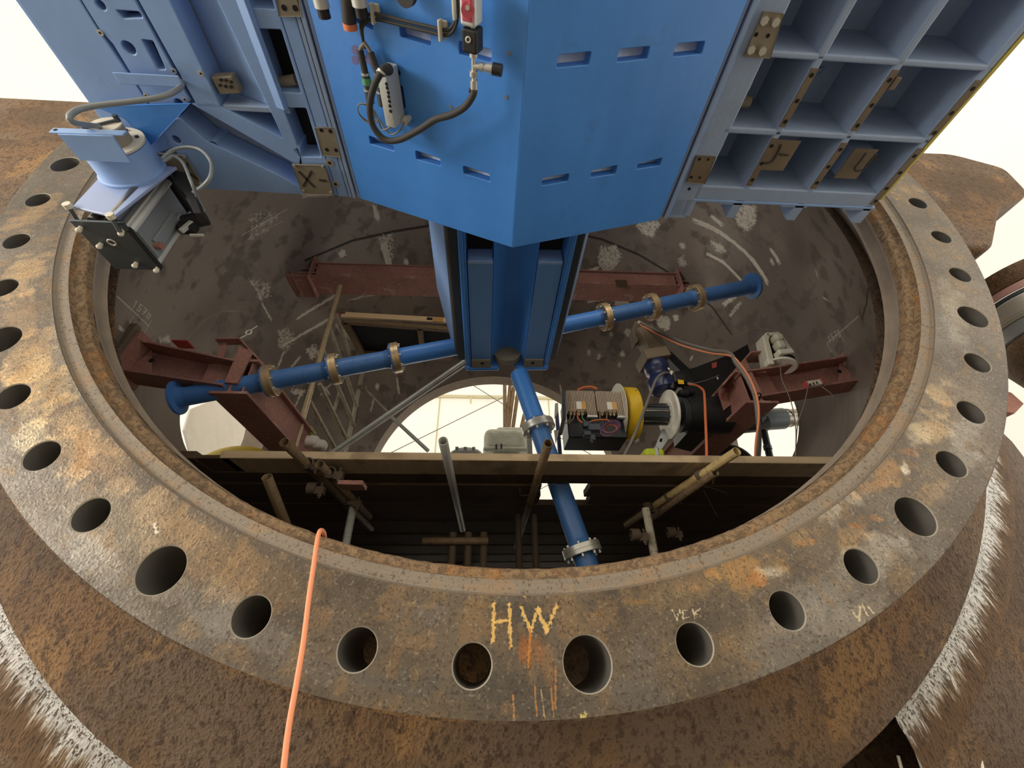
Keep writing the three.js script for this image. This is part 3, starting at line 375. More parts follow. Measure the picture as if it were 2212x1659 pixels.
  scribble([[905.131,396.59], [889.264,445.731], [857.252,463.656], [844.483,430.418], [868.885,407.751]], 70, 0.95, 2); scribble([[1256.65,210.593], [1186.935,239.064], [1133.14,224.031], [1156,188.428]], 60, 0.7); rubbed([1138.459,190.203], [1041.158,191.11], 3, 40, 0.8); rubbed([1279.031,208.239], [1150.905,195.425], 3, 40, 0.6);
  scribble([[682.515,213.091], [668.847,263.567], [649.528,246.838], [660.983,213.079]], 40, 0.95, 2); rubbed([564.477,214.053], [659.618,246.7], 3, 60, 0.8); rubbed([683.862,332.116], [656.909,349.565], 4, 30, 0.8); blob([676.935,536.634], 5, 20, 0.7); rubbed([703.825,613.988], [661.741,623.572], 3, 30, 0.7); rubbed([595.668,512.132], [632.873,521.169], 3, 24, 0.6); rubbed([724.992,610.559], [654.775,619.998], 2, 20, 0.5); rubbed([648.562,315.092], [691.11,358.221], 3, 40, 0.7);
  scribble([[1211.169,1471.172], [1257.775,1529.506], [1202.796,1533.858], [1196.548,1503.148]], 90, 0.8, 2); scribble([[1104.773,1383.644], [1127.174,1431.776], [1101.274,1462.007], [1068.516,1452.74], [1036.447,1427.769], [1057.661,1389.765]], 170, 0.85, 2); rubbed([1019.205,1340.399], [1043.825,1390.31], 4, 50);
  scribble([[1492.051,1643.504], [1544.584,1654.61], [1517.178,1693.643], [1465.44,1708.821], [1452.145,1675.516]], 170, 0.8, 2); rubbed([1389.281,1627.666], [1397.033,1658.429], 5, 60, 0.85); rubbed([1329.948,1602.317], [1378.57,1684.375], 7, 150); rubbed([1373.597,1678.781], [1425.395,1771.808], 6, 170); rubbed([1425.395,1771.808], [1452.302,1840.358], 8, 170, 0.9, 2); rubbed([1277.068,1694.742], [1307.114,1742.653], 5, 90); rubbed([1307.114,1742.653], [1329.024,1813.808], 5, 110); scribble([[1325.653,1678.691], [1349.803,1708.769], [1347.77,1731.104], [1316.594,1715.035]], 60, 0.6); scribble([[1187.375,1634.758], [1210.846,1643.408], [1194.732,1670.833], [1174.006,1654.599]], 40, 0.5); blob([1238.783,1625.2], 6, 24, 0.7); rubbed([1525.627,1761.195], [1541.363,1785.276], 6, 60, 0.75); blob([1514.115,1797.579], 3, 10); blob([1545.206,1796.931], 3, 10);
  scribble([[968.533,1647.756], [978.423,1692.523], [933.175,1702.103], [931.221,1662.096]], 110, 0.98, 2.2); blob([878.445,1554.594], 8, 50, 0.95, 2.2); blob([993.742,1713.41], 6, 30, 0.95, 2.2); scribble([[965.172,1480.4], [982.699,1526.508], [962.978,1528.484], [954.773,1486.778]], 50, 0.98, 2.2); rubbed([1173.835,1833.028], [1260.729,1841.695], 6, 90, 0.8); rubbed([1156.206,1869.506], [1260.547,1865.172], 5, 70, 0.6); rubbed([940.583,1376.425], [954.89,1422.711], 4, 40, 0.7); blob([802.337,1543.76], 6, 24, 0.6); blob([782.651,1449.852], 5, 16, 0.5); blob([765.62,1537.222], 4, 14, 0.4); blob([789.974,1408.912], 4, 14, 0.5); rubbed([688.84,1297.256], [668.692,1302.011], 4, 24, 0.5); blob([859.139,1489.343], 4, 10, 0.4); rubbed([844.528,1806.624], [864.217,1810.235], 3, 14, 0.7); blob([510.279,1611.396], 5, 20, 0.5); blob([462.284,1686.581], 7, 24, 0.4);
  // written sizes with their dimension lines
  line([[1919.336,269.709], [1907.358,244.522], [1895.46,220.825], [1883.4,198.234], [1870.967,176.497], [1857.957,155.447], [1844.139,134.964], [1829.239,114.966]], 3, chalk(0.8)); line([[1882.501,177.729], [1899.459,175.864], [1916.746,174.746], [1934.247,174.391]], 2.5, chalk(0.7)); line([[1808.068,120.292], [1839.055,117.349], [1870.896,116.077]], 2, chalk(0.6));
  const digit = { 1: [[0.2, 0.2, 0.5, 0], [0.5, 0, 0.5, 1]], 5: [[0.9, 0, 0.2, 0], [0.2, 0, 0.2, 0.45], [0.2, 0.45, 0.8, 0.5], [0.8, 0.5, 0.8, 0.9], [0.8, 0.9, 0.1, 1]], 7: [[0.1, 0, 0.9, 0], [0.9, 0, 0.4, 1], [0.3, 0.5, 0.8, 0.5]], 0: [[0.2, 0.1, 0.8, 0.1], [0.8, 0.1, 0.8, 0.9], [0.8, 0.9, 0.2, 0.9], [0.2, 0.9, 0.2, 0.1]] };
  const write = (txt, O, U, D) => [...txt].forEach((ch, i) => digit[ch].forEach(([a, b, c, d]) => { const at = (p, q) => [O[0] + (U[0] - O[0]) * (i + p * 0.75) / txt.length + (D[0] - O[0]) * q, O[1] + (U[1] - O[1]) * (i + p * 0.75) / txt.length + (D[1] - O[1]) * q]; line([at(a, b), at(c, d)], 2.6, chalk(0.85)); }));
  write('1570', [1857.059,203.515], [1795.502,124.641], [1878.024,201.17]); write('1570', [1812.363,1921.783], [1856.948,1869.499], [1837.309,1927.269]);
  line([[1826.233,1934.705], [1840.659,1914.379], [1853.961,1893.643], [1866.366,1872.466], [1878.137,1850.742], [1889.422,1828.388], [1900.432,1805.218], [1911.305,1781.037]], 3, chalk(0.8)); line([[1860.911,1881.282], [1901.632,1877.064]], 2, chalk(0.6)); line([[1830.884,1935.205], [1871.126,1936.503]], 2, chalk(0.6));
  rubbed([2156.72,2056.939], [2333.806,2043.865], 1.5, 50, 0.95); rubbed([2333.806,2043.865], [2535.471,2015.529], 1.5, 60, 0.85); line([[2202.998,1923.523], [2229.011,1939.244], [2258.97,1953.539], [2284.849,1972.976], [2316.163,1991.292], [2364.465,2021.746]], 1.6, chalk(0.4)); rubbed([2360.753,-0.457], [2469.284,9.194], 1.5, 20, 0.5); rubbed([1950.891,209.619], [1943.59,189.379], 4, 40, 0.7); scribble([[1807.847,71.106], [1713.179,45.532], [1730.224,37.329], [1801.225,59.304]], 40, 0.7); rubbed([1740.053,1843.066], [1775.722,1839.178], 3, 14, 0.4); rubbed([1708.582,1786.442], [1717.37,1796.753], 3, 10, 0.35);
  const ct = new THREE.CanvasTexture(cv); ct.colorSpace = THREE.SRGBColorSpace; ct.flipY = false; ct.magFilter = THREE.LinearFilter; ct.wrapS = ct.wrapT = THREE.ClampToEdgeWrapping;
  mat('castInside', { map: ct, roughness: 0.62, metalness: 0.1 });
  const gg = mergeGeometries([gi, take(outer), take(cut)], true); gg.translate(0, 2.32, 0);
  const shell = shade(new THREE.Mesh(gg, [M.castInside, M.rustShell, M.shellEdge])); shell.name = 'shell'; shell.userData.label = 'brown cast inside wall with white chalk marks'; valve.add(shell);

  // side lugs beside the flange
  const lug = (pts, z0, z1, label) => { const s = new THREE.Shape(); roundLoop(s, pts.map((p) => new THREE.Vector2(...p)), 0.1); const q = new THREE.ExtrudeGeometry(s, { depth: z1 - z0 - 0.08, bevelEnabled: true, bevelThickness: 0.04, bevelSize: 0.04, bevelOffset: -0.04, bevelSegments: 4, curveSegments: 6 }).translate(0, 0, z0 + 0.04); let lb = new Brush(q); lb.updateMatrixWorld(); const sb = new Brush(new THREE.SphereGeometry(RO - 0.03, 64, 48).translate(0, 0, CZ)); sb.updateMatrixWorld(); lb = ev.evaluate(lb, sb, SUBTRACTION); lb.updateMatrixWorld(); const nb = new Brush(new THREE.CylinderGeometry(2.34, 2.34, 2, 64).rotateX(Math.PI / 2)); nb.updateMatrixWorld(); lb = ev.evaluate(lb, nb, SUBTRACTION); part(valve, 'side_lug', lb.geometry, M.rustShell, label); };
  lug([[-5.2, 1.75], [-2.2, 1.78], [-2.2, 0.3], [-5.2, 0.3]], -1.7, -0.6, 'flat-topped rusty lug left of the flange');
  lug([[2.2, 1.62], [4.1, 1.66], [4.5, 1.45], [4.45, 1.05], [4.02, 0.82], [3.6, 0.3], [2.2, 0.3]], -1.7, -0.6, 'rusty lug with a chamfered end right of the flange');
  lug([[-5.2, 0.9], [-2.2, 0.9], [-2.2, -0.3], [-5.2, -0.3]], -0.8, -0.46, 'orange rusted front plate left of the flange');
}

// ---------- the machining head: boom with two arms and a bottom V cover, column reaching into the bore ----------
const head = thing('facing_machine', 'big blue machining boom with two long arms and a square column reaching into the bore', 'machine', [0, -0.76, 0.6]);
{
  const Z0 = 0.1, Z1 = 1.2;
  // body above the visible undersides
  part(head, 'boom_body', box(3.1, 0.75, 1.02, [0, 0.16, 0.68], 0.02), M.blueArm);
  const hull = new THREE.Shape([[-0.7, -0.36], [-0.03, -0.6], [0.64, -0.4], [0.66, -0.3], [-0.72, -0.3]].map((p) => new THREE.Vector2(...p)));
  part(head, 'core_block', new THREE.ExtrudeGeometry(hull, { depth: 1.04, bevelEnabled: false }).translate(0, 0, 0.14), M.blueCastHaze);
  // V cover, left and right face, with lifting slots
  const sl = (...p) => Object.assign(p, { round: 0.006 });
  part(head, 'cover_panel', plate([-0.7, -0.47, 0.1], [-0.918, 0.397, 0], [0, 0, 1], [[-0.7, -0.47, Z0], [-0.03, -0.76, Z0], [-0.03, -0.76, Z1], [-0.7, -0.47, Z1]], [
    sl([-0.403,-0.599,0.762], [-0.309,-0.639,0.761], [-0.308,-0.64,0.73], [-0.403,-0.598,0.735]), sl([-0.222,-0.677,0.76], [-0.127,-0.718,0.757], [-0.127,-0.718,0.726], [-0.222,-0.677,0.728]), sl([-0.542,-0.539,0.765], [-0.488,-0.562,0.761], [-0.491,-0.56,0.734], [-0.543,-0.538,0.744]),
    sl([-0.587,-0.519,0.399], [-0.492,-0.56,0.386], [-0.492,-0.56,0.367], [-0.589,-0.518,0.368]), sl([-0.405,-0.598,0.394], [-0.312,-0.638,0.39], [-0.311,-0.638,0.362], [-0.406,-0.597,0.361]), sl([-0.225,-0.675,0.389], [-0.129,-0.717,0.387], [-0.125,-0.719,0.358], [-0.223,-0.676,0.359]),
    sl([-0.434,-0.585,0.598], [-0.42,-0.591,0.601], [-0.42,-0.591,0.535], [-0.433,-0.586,0.529]), { c: [-0.428,-0.588,0.638], r: 0.011 }], 0.035, 0.002), M.bluePaint, 'brighter left face of the V cover');
  part(head, 'cover_panel', plate([0.64, -0.53, 0.1], [-0.946, -0.325, 0], [0, 0, 1], [[-0.03, -0.76, Z0], [0.64, -0.53, Z0], [0.64, -0.53, Z1], [-0.03, -0.76, Z1]], [
    sl([0.066,-0.727,0.758], [0.166,-0.693,0.76], [0.165,-0.693,0.727], [0.065,-0.727,0.726]), sl([0.255,-0.662,0.76], [0.353,-0.628,0.761], [0.355,-0.628,0.729], [0.255,-0.662,0.727]), sl([0.442,-0.598,0.762], [0.542,-0.564,0.763], [0.546,-0.562,0.729], [0.445,-0.597,0.728]),
    sl([0.064,-0.728,0.387], [0.165,-0.693,0.389], [0.165,-0.693,0.359], [0.064,-0.728,0.357]), sl([0.252,-0.663,0.387], [0.354,-0.628,0.393], [0.354,-0.628,0.358], [0.254,-0.662,0.359]), sl([0.441,-0.598,0.387], [0.54,-0.564,0.395], [0.54,-0.564,0.364], [0.441,-0.598,0.364])], 0.035, 0.002), M.bluePaint, 'right face of the V cover');
  mat('slotLitWall', { color: new THREE.Color(0xb9c6dc), roughness: 0.5, metalness: 0.35, bumpScale: 0.003 }, { bumpMap: M.wood.bumpMap });  // pale colour stands for the lit inner wall of the slots
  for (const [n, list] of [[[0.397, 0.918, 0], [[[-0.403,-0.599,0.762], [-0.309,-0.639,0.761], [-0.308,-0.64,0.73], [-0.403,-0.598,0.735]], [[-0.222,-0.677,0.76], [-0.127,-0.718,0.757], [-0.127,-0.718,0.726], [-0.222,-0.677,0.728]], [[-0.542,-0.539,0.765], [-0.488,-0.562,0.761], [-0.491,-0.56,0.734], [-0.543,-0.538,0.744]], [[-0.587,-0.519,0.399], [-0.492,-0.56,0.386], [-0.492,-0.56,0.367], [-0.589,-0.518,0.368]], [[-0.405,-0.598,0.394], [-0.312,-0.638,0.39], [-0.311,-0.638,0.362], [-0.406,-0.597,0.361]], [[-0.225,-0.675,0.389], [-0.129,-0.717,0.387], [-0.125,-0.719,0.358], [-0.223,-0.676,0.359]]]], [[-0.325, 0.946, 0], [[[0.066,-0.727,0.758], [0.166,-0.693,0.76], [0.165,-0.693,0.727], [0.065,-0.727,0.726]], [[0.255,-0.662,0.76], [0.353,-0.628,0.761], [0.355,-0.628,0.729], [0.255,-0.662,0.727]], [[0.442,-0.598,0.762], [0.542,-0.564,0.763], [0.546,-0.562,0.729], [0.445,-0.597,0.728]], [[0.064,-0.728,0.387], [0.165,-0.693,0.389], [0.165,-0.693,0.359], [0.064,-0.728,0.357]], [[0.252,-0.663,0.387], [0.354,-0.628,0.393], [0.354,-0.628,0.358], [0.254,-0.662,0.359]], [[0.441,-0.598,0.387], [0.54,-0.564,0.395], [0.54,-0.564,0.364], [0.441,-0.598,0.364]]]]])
    for (const q of list) { const c = V(q[0]).add(V(q[1])).add(V(q[2])).add(V(q[3])).multiplyScalar(0.25), u = V(q[1]).sub(V(q[0])), L = u.length(), hz = Math.abs(q[0][2] - q[3][2]); part(head, 'slot_lit_bar', basisBox([c.x + n[0] * 0.052, c.y + n[1] * 0.052, c.z - hz * 0.15], [u.x, u.y, 0], [n[0] * 0.5, n[1] * 0.5, 0.86], L + 0.02, hz + 0.03, 0.02, 0.004), M.slotLitWall, 'added pale bar imitating the lit inner wall of the slot'); }  // bars added so the slots look lit inside
  part(head, 'cover_end', plate([0, 0, 0.14], [1, 0, 0], [0, 1, 0], [[-0.69, -0.45], [-0.03, -0.735], [0.63, -0.51], [0.63, -0.3], [-0.69, -0.3]], [], -0.03, 0), M.bluePaint);
  // grooved guide strips beside the V cover
  for (const [x, y, w] of [[-0.708, -0.462, 0.012], [-0.726, -0.468, 0.014], [-0.744, -0.463, 0.012], [0.652, -0.512, 0.012], [0.67, -0.52, 0.014]]) part(head, 'guide_strip', box(w, 0.05, Z1 - Z0, [x, y + 0.025, (Z0 + Z1) / 2], 0.002), M.blueCastHaze);

  // left arm: plates at y = -0.46 over a recess
  const Y = -0.46, up = (poly, holes, d = 0.09) => plate([0, Y, 0], [1, 0, 0], [0, 0, 1], poly.map((p) => [p[0], p[1]]), holes, -d, 0.003), H = (c, r) => ({ c, r });
  part(head, 'recess_plate', box(0.86, 0.03, Z1 - Z0 - 0.01, [-1.16, -0.33, (Z0 + Z1) / 2]), M.blueCastHaze);
  part(head, 'arm_plate', plate([0, Y, 0], [-1, 0, 0], [0, 0, 1], [[1.59, 0.112], [1.59, 1.2], [1.40, 1.2], [1.40, 0.66], [1.385, 0.5], [1.385, 0.12]], [], 0.11), M.blueArm, 'smooth outer plate of the left arm');
  const flatL = (pts, holes, d, m, l, y = Y) => part(head, 'arm_plate', plate([0, y, 0], [-1, 0, 0], [0, 0, 1], pts.map((p) => [-p[0], p[1]]), (holes || []).map((h) => (h.r ? { c: [-h.c[0], h.c[1]], r: h.r } : h.map((p) => [-p[0], p[1]]))), d, 0.003), m || M.blueArm, l);
  flatL([[-1.395, 1.2], [-1.24, 1.2], [-1.225, 0.46], [-1.29, 0.415], [-1.38, 0.43], [-1.38, 0.62], [-1.395, 0.66]], [H([-1.345, 0.722], 0.013), H([-1.335, 0.613], 0.019), H([-1.27, 0.45], 0.014), [[-1.278,0.639], [-1.243,0.637], [-1.252,0.556], [-1.28,0.555]].map((p) => p), [[-1.307,0.712], [-1.237,0.712], [-1.236,0.697], [-1.3,0.692]]], 0.05, M.blueArm, 'perforated plate of the left arm');
  flatL([[-1.236, 1.2], [-1.125, 1.2], [-1.125, 0.44], [-1.21, 0.44]], [], 0.11);
  // dished channel between the plates
  part(head, 'channel', basisBox([-1.0, -0.405, 0.83], [0.235, -0.13, 0], [0.13, 0.235, 0], 0.27, 0.02, 0.76), M.blueArm, 'sloping shaded channel of the left arm');
  part(head, 'channel_end', box(0.24, 0.12, 0.02, [-1.0, -0.395, 0.44]), M.blueCastHaze);
  flatL([[-1.229,0.45], [-1.149,0.459], [-0.958,0.351], [-0.888,0.31], [-0.907,0.22], [-0.987,0.278], [-1.122,0.374]], [], 0.11, M.blueArm, 'diagonal stiffening rib');
  flatL([[-1.59,0.121], [-1.529,0.238], [-1.38,0.382], [-1.299,0.398], [-1.246,0.317], [-1.023,0.19], [-0.939,0.129], [-0.955,0.102], [-1.483,0.11]], [H([-1.36, 0.315], 0.015), H([-1.226, 0.3], 0.015)], 0.11, M.blueArm, 'lower end plate of the left arm');
  flatL([[-1.02, 1.2], [-0.8, 1.2], [-0.8, 0.105], [-0.945, 0.105], [-0.938, 0.2], [-0.905, 0.27], [-0.94, 0.33]], [[[-0.894,0.687], [-0.812,0.689], [-0.815,0.505], [-0.897,0.506]], [[-0.897,0.453], [-0.814,0.456], [-0.817,0.273], [-0.895,0.271]], [[-0.885, 0.74], [-0.81, 0.74], [-0.81, 0.98], [-0.885, 0.98]]], 0.11, M.blueArm, 'slotted frame of the left arm');
  part(head, 'slot_dark_sheet', box(0.13, 0.02, 0.95, [-0.86, -0.355, 0.7]), M.blackMatt);  // black sheet stands for the shade inside the arm slots
  flatL([[-0.798, 1.2], [-0.754, 1.2], [-0.754, 0.1], [-0.798, 0.1]], [], 0.08, M.blueArm, 'flat rail of the left arm');
  part(head, 'arm_side', box(0.02, 0.5, 1.09, [-1.595, -0.2, 0.655]), M.blueArm);
  part(head, 'arm_end', box(0.86, 0.4, 0.02, [-1.16, -0.24, 0.12]), M.blueArm);
  part(head, 'roller_pin', [rod([-0.896,-0.41,0.516], [-0.836,-0.41,0.528], 0.018, 12)], M.steelDull);
  const tab = (a, b, c, d, y, name, m, holes, label) => { const p = part(head, name, plate([0, y, 0], [-1, 0, 0], [0, 0, 1], [a, b, c, d].map((q) => [-q[0], q[1]]), [], -0.008, 0.002), m, label); for (const h of holes) { const [q, r, k] = h; const o = part(p, k || 'bolt_hole', k ? hexHead([q[0], y - 0.008, q[1]], [0, -1, 0], r, 0.01) : disc([q[0], y - 0.0095, q[1]], [0, 1, 0], r, 0.004, 14), k ? M.steel : M.dark); } return p; };
  tab([-0.787,0.785], [-0.72,0.789], [-0.73,0.729], [-0.802,0.725], Y, 'steel_plate', M.plateGrey, [[[-0.777,0.748], 0.008], [[-0.743,0.749], 0.008]]);
  tab([-0.801,0.391], [-0.731,0.395], [-0.735,0.281], [-0.807,0.285], Y, 'steel_plate', M.plateGrey, [[[-0.779,0.384], 0.007], [[-0.746,0.382], 0.007], [[-0.781,0.31], 0.007], [[-0.745,0.31], 0.007]]);
  const strokes = (p, list, y, w = 0.009) => list.forEach(([a, b]) => part(p, 'engraved_stroke', bar([a[0], y, a[1]], [b[0], y, b[1]], w, 0.003, [0, 1, 0], 0.0005), M.engraved));
  let pl = tab([-0.94,0.246], [-0.807,0.248], [-0.811,0.116], [-0.941,0.118], -0.47, 'axis_plate', M.plateGrey, [[[-0.928,0.246], 0.006, 'bolt'], [[-0.815,0.246], 0.006, 'bolt'], [[-0.816,0.131], 0.006, 'bolt'], [[-0.931,0.134], 0.006, 'bolt']], 'steel plate marked X-');
  strokes(pl, [[[-0.921,0.221], [-0.878,0.151]], [[-0.867,0.223], [-0.926,0.153]], [[-0.849,0.186], [-0.821,0.183]]], -0.4795);
  pl = tab([-1.452,0.266], [-1.353,0.261], [-1.35,0.131], [-1.436,0.126], -0.47, 'axis_plate', M.plateGrey, [[[-1.353,0.261], 0.006, 'bolt'], [[-1.351,0.147], 0.006, 'bolt']], 'steel plate marked X');
  strokes(pl, [[[-1.357,0.234], [-1.402,0.169]], [[-1.375,0.191], [-1.353,0.164]]], -0.4795);
  const washer = (p, r = 0.013, y = Y) => { const o = part(head, 'washer', [disc([p[0], y, p[1]], [0, -1, 0], r, 0.003)], M.steel); part(o, 'socket', disc([p[0], y - 0.003, p[1]], [0, -1, 0], r * 0.4, 0.0015, 6), M.dark); };
  for (const p of [[-0.789,0.253], [-0.792,0.16]]) washer(p, 0.016);
  for (const p of [[-1.226,0.554], [-1.137,0.551], [-1.24,0.465], [-1.372,0.47], [-0.909,0.606], [-1.397,0.651], [-1.239,0.511]]) washer(p, 0.009);
  part(head, 'terminal_block', basisBox([-1.077,-0.43,0.512], [1, 0, 0.1], [0, -1, 0], 0.075, 0.04, 0.055), M.plateGrey, 'grey block with six screws');
  for (const p of [[-1.082,-0.452,0.531], [-1.065,-0.452,0.531], [-1.049,-0.452,0.527], [-1.094,-0.452,0.514], [-1.076,-0.452,0.512], [-1.057,-0.452,0.511]]) part(head, 'screw', disc(p, [0, -1, 0], 0.005, 0.006, 8), M.black);
  // bracket bars that carry the cable and the scanner
  part(head, 'bracket_arm', bar([-1.417,-0.49,0.534], [-1.2,-0.49,0.534], 0.035, 0.006), M.blueArm);

  // right arm: a ribbed casting, open underneath
  const YR = -0.5, D = 0.26, rib = (x0, x1, z0, z1, m = M.blueCastHaze, d = D) => part(head, 'rib', box(x1 - x0, d, z1 - z0, [(x0 + x1) / 2, YR + d / 2, (z0 + z1) / 2], 0.008), m);
  part(head, 'pocket_roof', box(0.94, 0.02, Z1 - 0.18, [1.15, YR + D, (Z1 + 0.2) / 2]), M.blueCastHaze);
  rib(0.735, 0.79, 0.1, Z1); part(head, 'arm_rail', box(0.065, D, Z1 - Z0, [0.71, YR + D / 2, (Z0 + Z1) / 2], 0.004), M.blueCastHaze);
  part(head, 'seam_strip', box(0.012, D, Z1 - Z0, [0.684, YR + D / 2 - 0.006, (Z0 + Z1) / 2], 0.003), M.blueArm);
  for (const [a, b] of [[0.965, 0.995], [1.25, 1.28], [1.572, 1.6]]) rib(a, b, 0.24, Z1);
  for (const [a, b] of [[0.185, 0.252], [0.465, 0.489], [0.71, 0.731], [0.985, 1.005]]) rib(0.76, 1.6, a, b);
  part(head, 'edge_strip', box(0.84, 0.03, 0.01, [1.19, YR + 0.012, 0.184], 0.002), M.blueArm);
  for (const [a, b] of [[0.89, 1.03], [1.18, 1.3], [1.47, 1.6]]) part(head, 'foot_web', new THREE.ExtrudeGeometry(new THREE.Shape([[a, 0], [b, 0], [b, 0.02], [a + 0.1, 0.25], [a, 0.25]].map((p) => new THREE.Vector2(p[0], p[1]))), { depth: 0.02, bevelEnabled: false }).scale(1, 1, 1).translate(0, YR, 0.17), M.blueCastHaze);
  for (const x of [0.978, 1.265, 1.586]) part(head, 'foot_web', new THREE.ExtrudeGeometry(new THREE.Shape([[-0.19, 0], [-0.106, 0], [-0.106, 0.03], [-0.13, 0.24], [-0.19, 0.24]].map((p) => new THREE.Vector2(...p))), { depth: 0.04, bevelEnabled: false }).rotateY(Math.PI / 2).translate(x - 0.02, YR, 0), M.blueCastHaze);
  part(head, 'rail_foot', box(0.11, 0.2, 0.1, [0.715, YR + 0.1, 0.14], 0.006), M.blueCastHaze);
  // machined strips on the ribs, with bolt holes
  const strip = (x, z0, z1, hs) => { const s = part(head, 'machined_strip', box(0.026, 0.004, z1 - z0, [x, YR - 0.001, (z0 + z1) / 2], 0.001), M.plateBrown); for (const z of hs) part(s, 'bolt_hole', disc([x, YR - 0.004, z], [0, 1, 0], 0.0075, 0.003, 12), M.dark); };
  strip(0.98, 0.5, 0.69, [0.67, 0.59, 0.52]); strip(0.98, 0.262, 0.458, [0.43, 0.36, 0.29]); strip(1.265, 0.5, 0.7, [0.67, 0.59, 0.52]); strip(1.265, 0.262, 0.455, [0.43, 0.36, 0.29]); strip(1.586, 0.5, 0.685, [0.66, 0.58, 0.51]); strip(1.586, 0.2, 0.45, [0.42, 0.35, 0.28, 0.22]);
  let jp = part(head, 'axis_plate', box(0.095, 0.004, 0.12, [1.04, YR - 0.0005, 0.393], 0.001), M.plateBrown, 'brownish plate marked J-');
  const J = (p, q) => { const c = hose(q.map((a) => [a[0], YR - 0.003, a[1]]), 0.0045, 30, 6); part(p, 'engraved_stroke', c, M.engraved); };
  J(jp, [[1.015,0.435], [1.019,0.413], [1.019,0.383], [1.013,0.368], [0.994,0.363]]); J(jp, [[1.034,0.401], [1.066,0.399]]);
  jp = part(head, 'axis_plate', box(0.1, 0.004, 0.125, [1.39, YR + 0.02, 0.365], 0.001), M.plateBrown, 'brownish plate marked U-'); part(jp, 'plate_back', box(0.09, 0.24, 0.11, [1.39, YR + 0.14, 0.365], 0.002), M.blueCastHaze);
  J(jp, [[1.378,0.42], [1.379,0.392], [1.378,0.363], [1.394,0.35], [1.418,0.355], [1.42,0.388], [1.423,0.419]]);
  part(head, 'engraved_stroke', [bar([[1.449,0.39][0], YR + 0.0165, [1.449,0.39][1]], [[1.484,0.388][0], YR + 0.0165, [1.484,0.388][1]], 0.007, 0.003, [0, 1, 0], 0.0005)], M.engraved);
  const rb = tab([0.715,0.828], [0.78,0.827], [0.805,0.712], [0.713,0.712], YR, 'steel_plate', M.plateGrey, [[[0.726,0.809], 0.013, 'bolt'], [[0.764,0.807], 0.013, 'bolt'], [[0.725,0.733], 0.013, 'bolt'], [[0.764,0.732], 0.013, 'bolt'], [[0.722,0.772], 0.006], [[0.762,0.771], 0.006]], 'grey plate with four hexagon bolts');
  tab([0.698,0.379], [0.777,0.379], [0.784,0.265], [0.703,0.267], YR, 'steel_plate', M.plateBrown, [[[0.714,0.368], 0.006], [[0.75,0.368], 0.005], [[0.712,0.292], 0.006], [[0.749,0.292], 0.005]]);
  part(head, 'lug_tab', box(0.02, 0.05, 0.04, [1.295, YR + 0.02, 0.66]), M.plateBrown);
  for (const [x, z] of [[0.8, 0.61], [0.8, 0.395], [0.79, 0.3]]) part(head, 'rail_lug', box(0.03, 0.06, 0.045, [x, YR + 0.07, z], 0.012), M.steelDull);
  part(head, 'stub_pin', rod([0.78, YR + 0.12, 0.53], [0.875, YR + 0.12, 0.53], 0.021, 16), M.steelDull);
  for (const p of [[0.72, 0.75], [0.73, 0.235], [0.74, 0.3]]) part(head, 'bolt_hole', disc([p[0], YR - 0.001, p[1]], [0, 1, 0], 0.007, 0.003, 12), M.dark);
  for (const [x, z] of [[1.11, 0.6], [1.17, 0.6], [1.06, 0.545], [1.12, 0.54], [1.39, 0.6], [1.45, 0.61], [1.37, 0.53], [1.43, 0.53], [1.08, 0.62]]) part(head, 'screw_ring', new THREE.TorusGeometry(0.011, 0.004, 6, 14).rotateX(Math.PI / 2).translate(x, YR + D - 0.012, z), M.blueCastHaze);
  part(head, 'yellow_edge', box(0.012, 0.03, 0.95, [1.607, YR + 0.012, 0.7], 0.002), M.yellowEdge, 'yellow strip along the outer edge of the right arm');

  // column
  const rot = new THREE.Matrix4().makeRotationZ(0.038), col = (x, y, z) => { const c = Math.cos(0.038), s = Math.sin(0.038); return [0.02 + x * c - y * s, 0.0 + x * s + y * c, z]; };
  const CE = -1.5, sec = [[-0.3, -0.235], [-0.3, -0.12], [-0.13, -0.12], [-0.13, -0.222]];
  const shp = new THREE.Shape(); shp.moveTo(-0.335, -0.2); shp.lineTo(-0.3, -0.235); shp.lineTo(-0.29, -0.235); shp.lineTo(-0.29, -0.12); shp.lineTo(-0.13, -0.12); shp.lineTo(-0.13, -0.215); shp.quadraticCurveTo(0, -0.005, 0.13, -0.215); shp.lineTo(0.13, -0.12); shp.lineTo(0.29, -0.12); shp.lineTo(0.29, -0.235); shp.lineTo(0.3, -0.235); shp.lineTo(0.335, -0.2); shp.lineTo(0.345, 0.1); shp.lineTo(0.3, 0.4); shp.lineTo(-0.3, 0.4); shp.lineTo(-0.345, 0.1); shp.closePath();
  const put = (g) => g.applyMatrix4(rot).translate(0.02, 0, 0), cbox = (x0, x1, y0, y1, z0, z1, r = 0.003) => put(box(x1 - x0, y1 - y0, z1 - z0, [(x0 + x1) / 2, (y0 + y1) / 2, (z0 + z1) / 2], r));
  part(head, 'column', put(toCreasedNormals(new THREE.ExtrudeGeometry(shp, { depth: 0.2 - CE, bevelEnabled: false, curveSegments: 20 }).translate(0, 0, CE), 0.5)), M.bluePaint, 'square blue column with a hollow groove underneath');
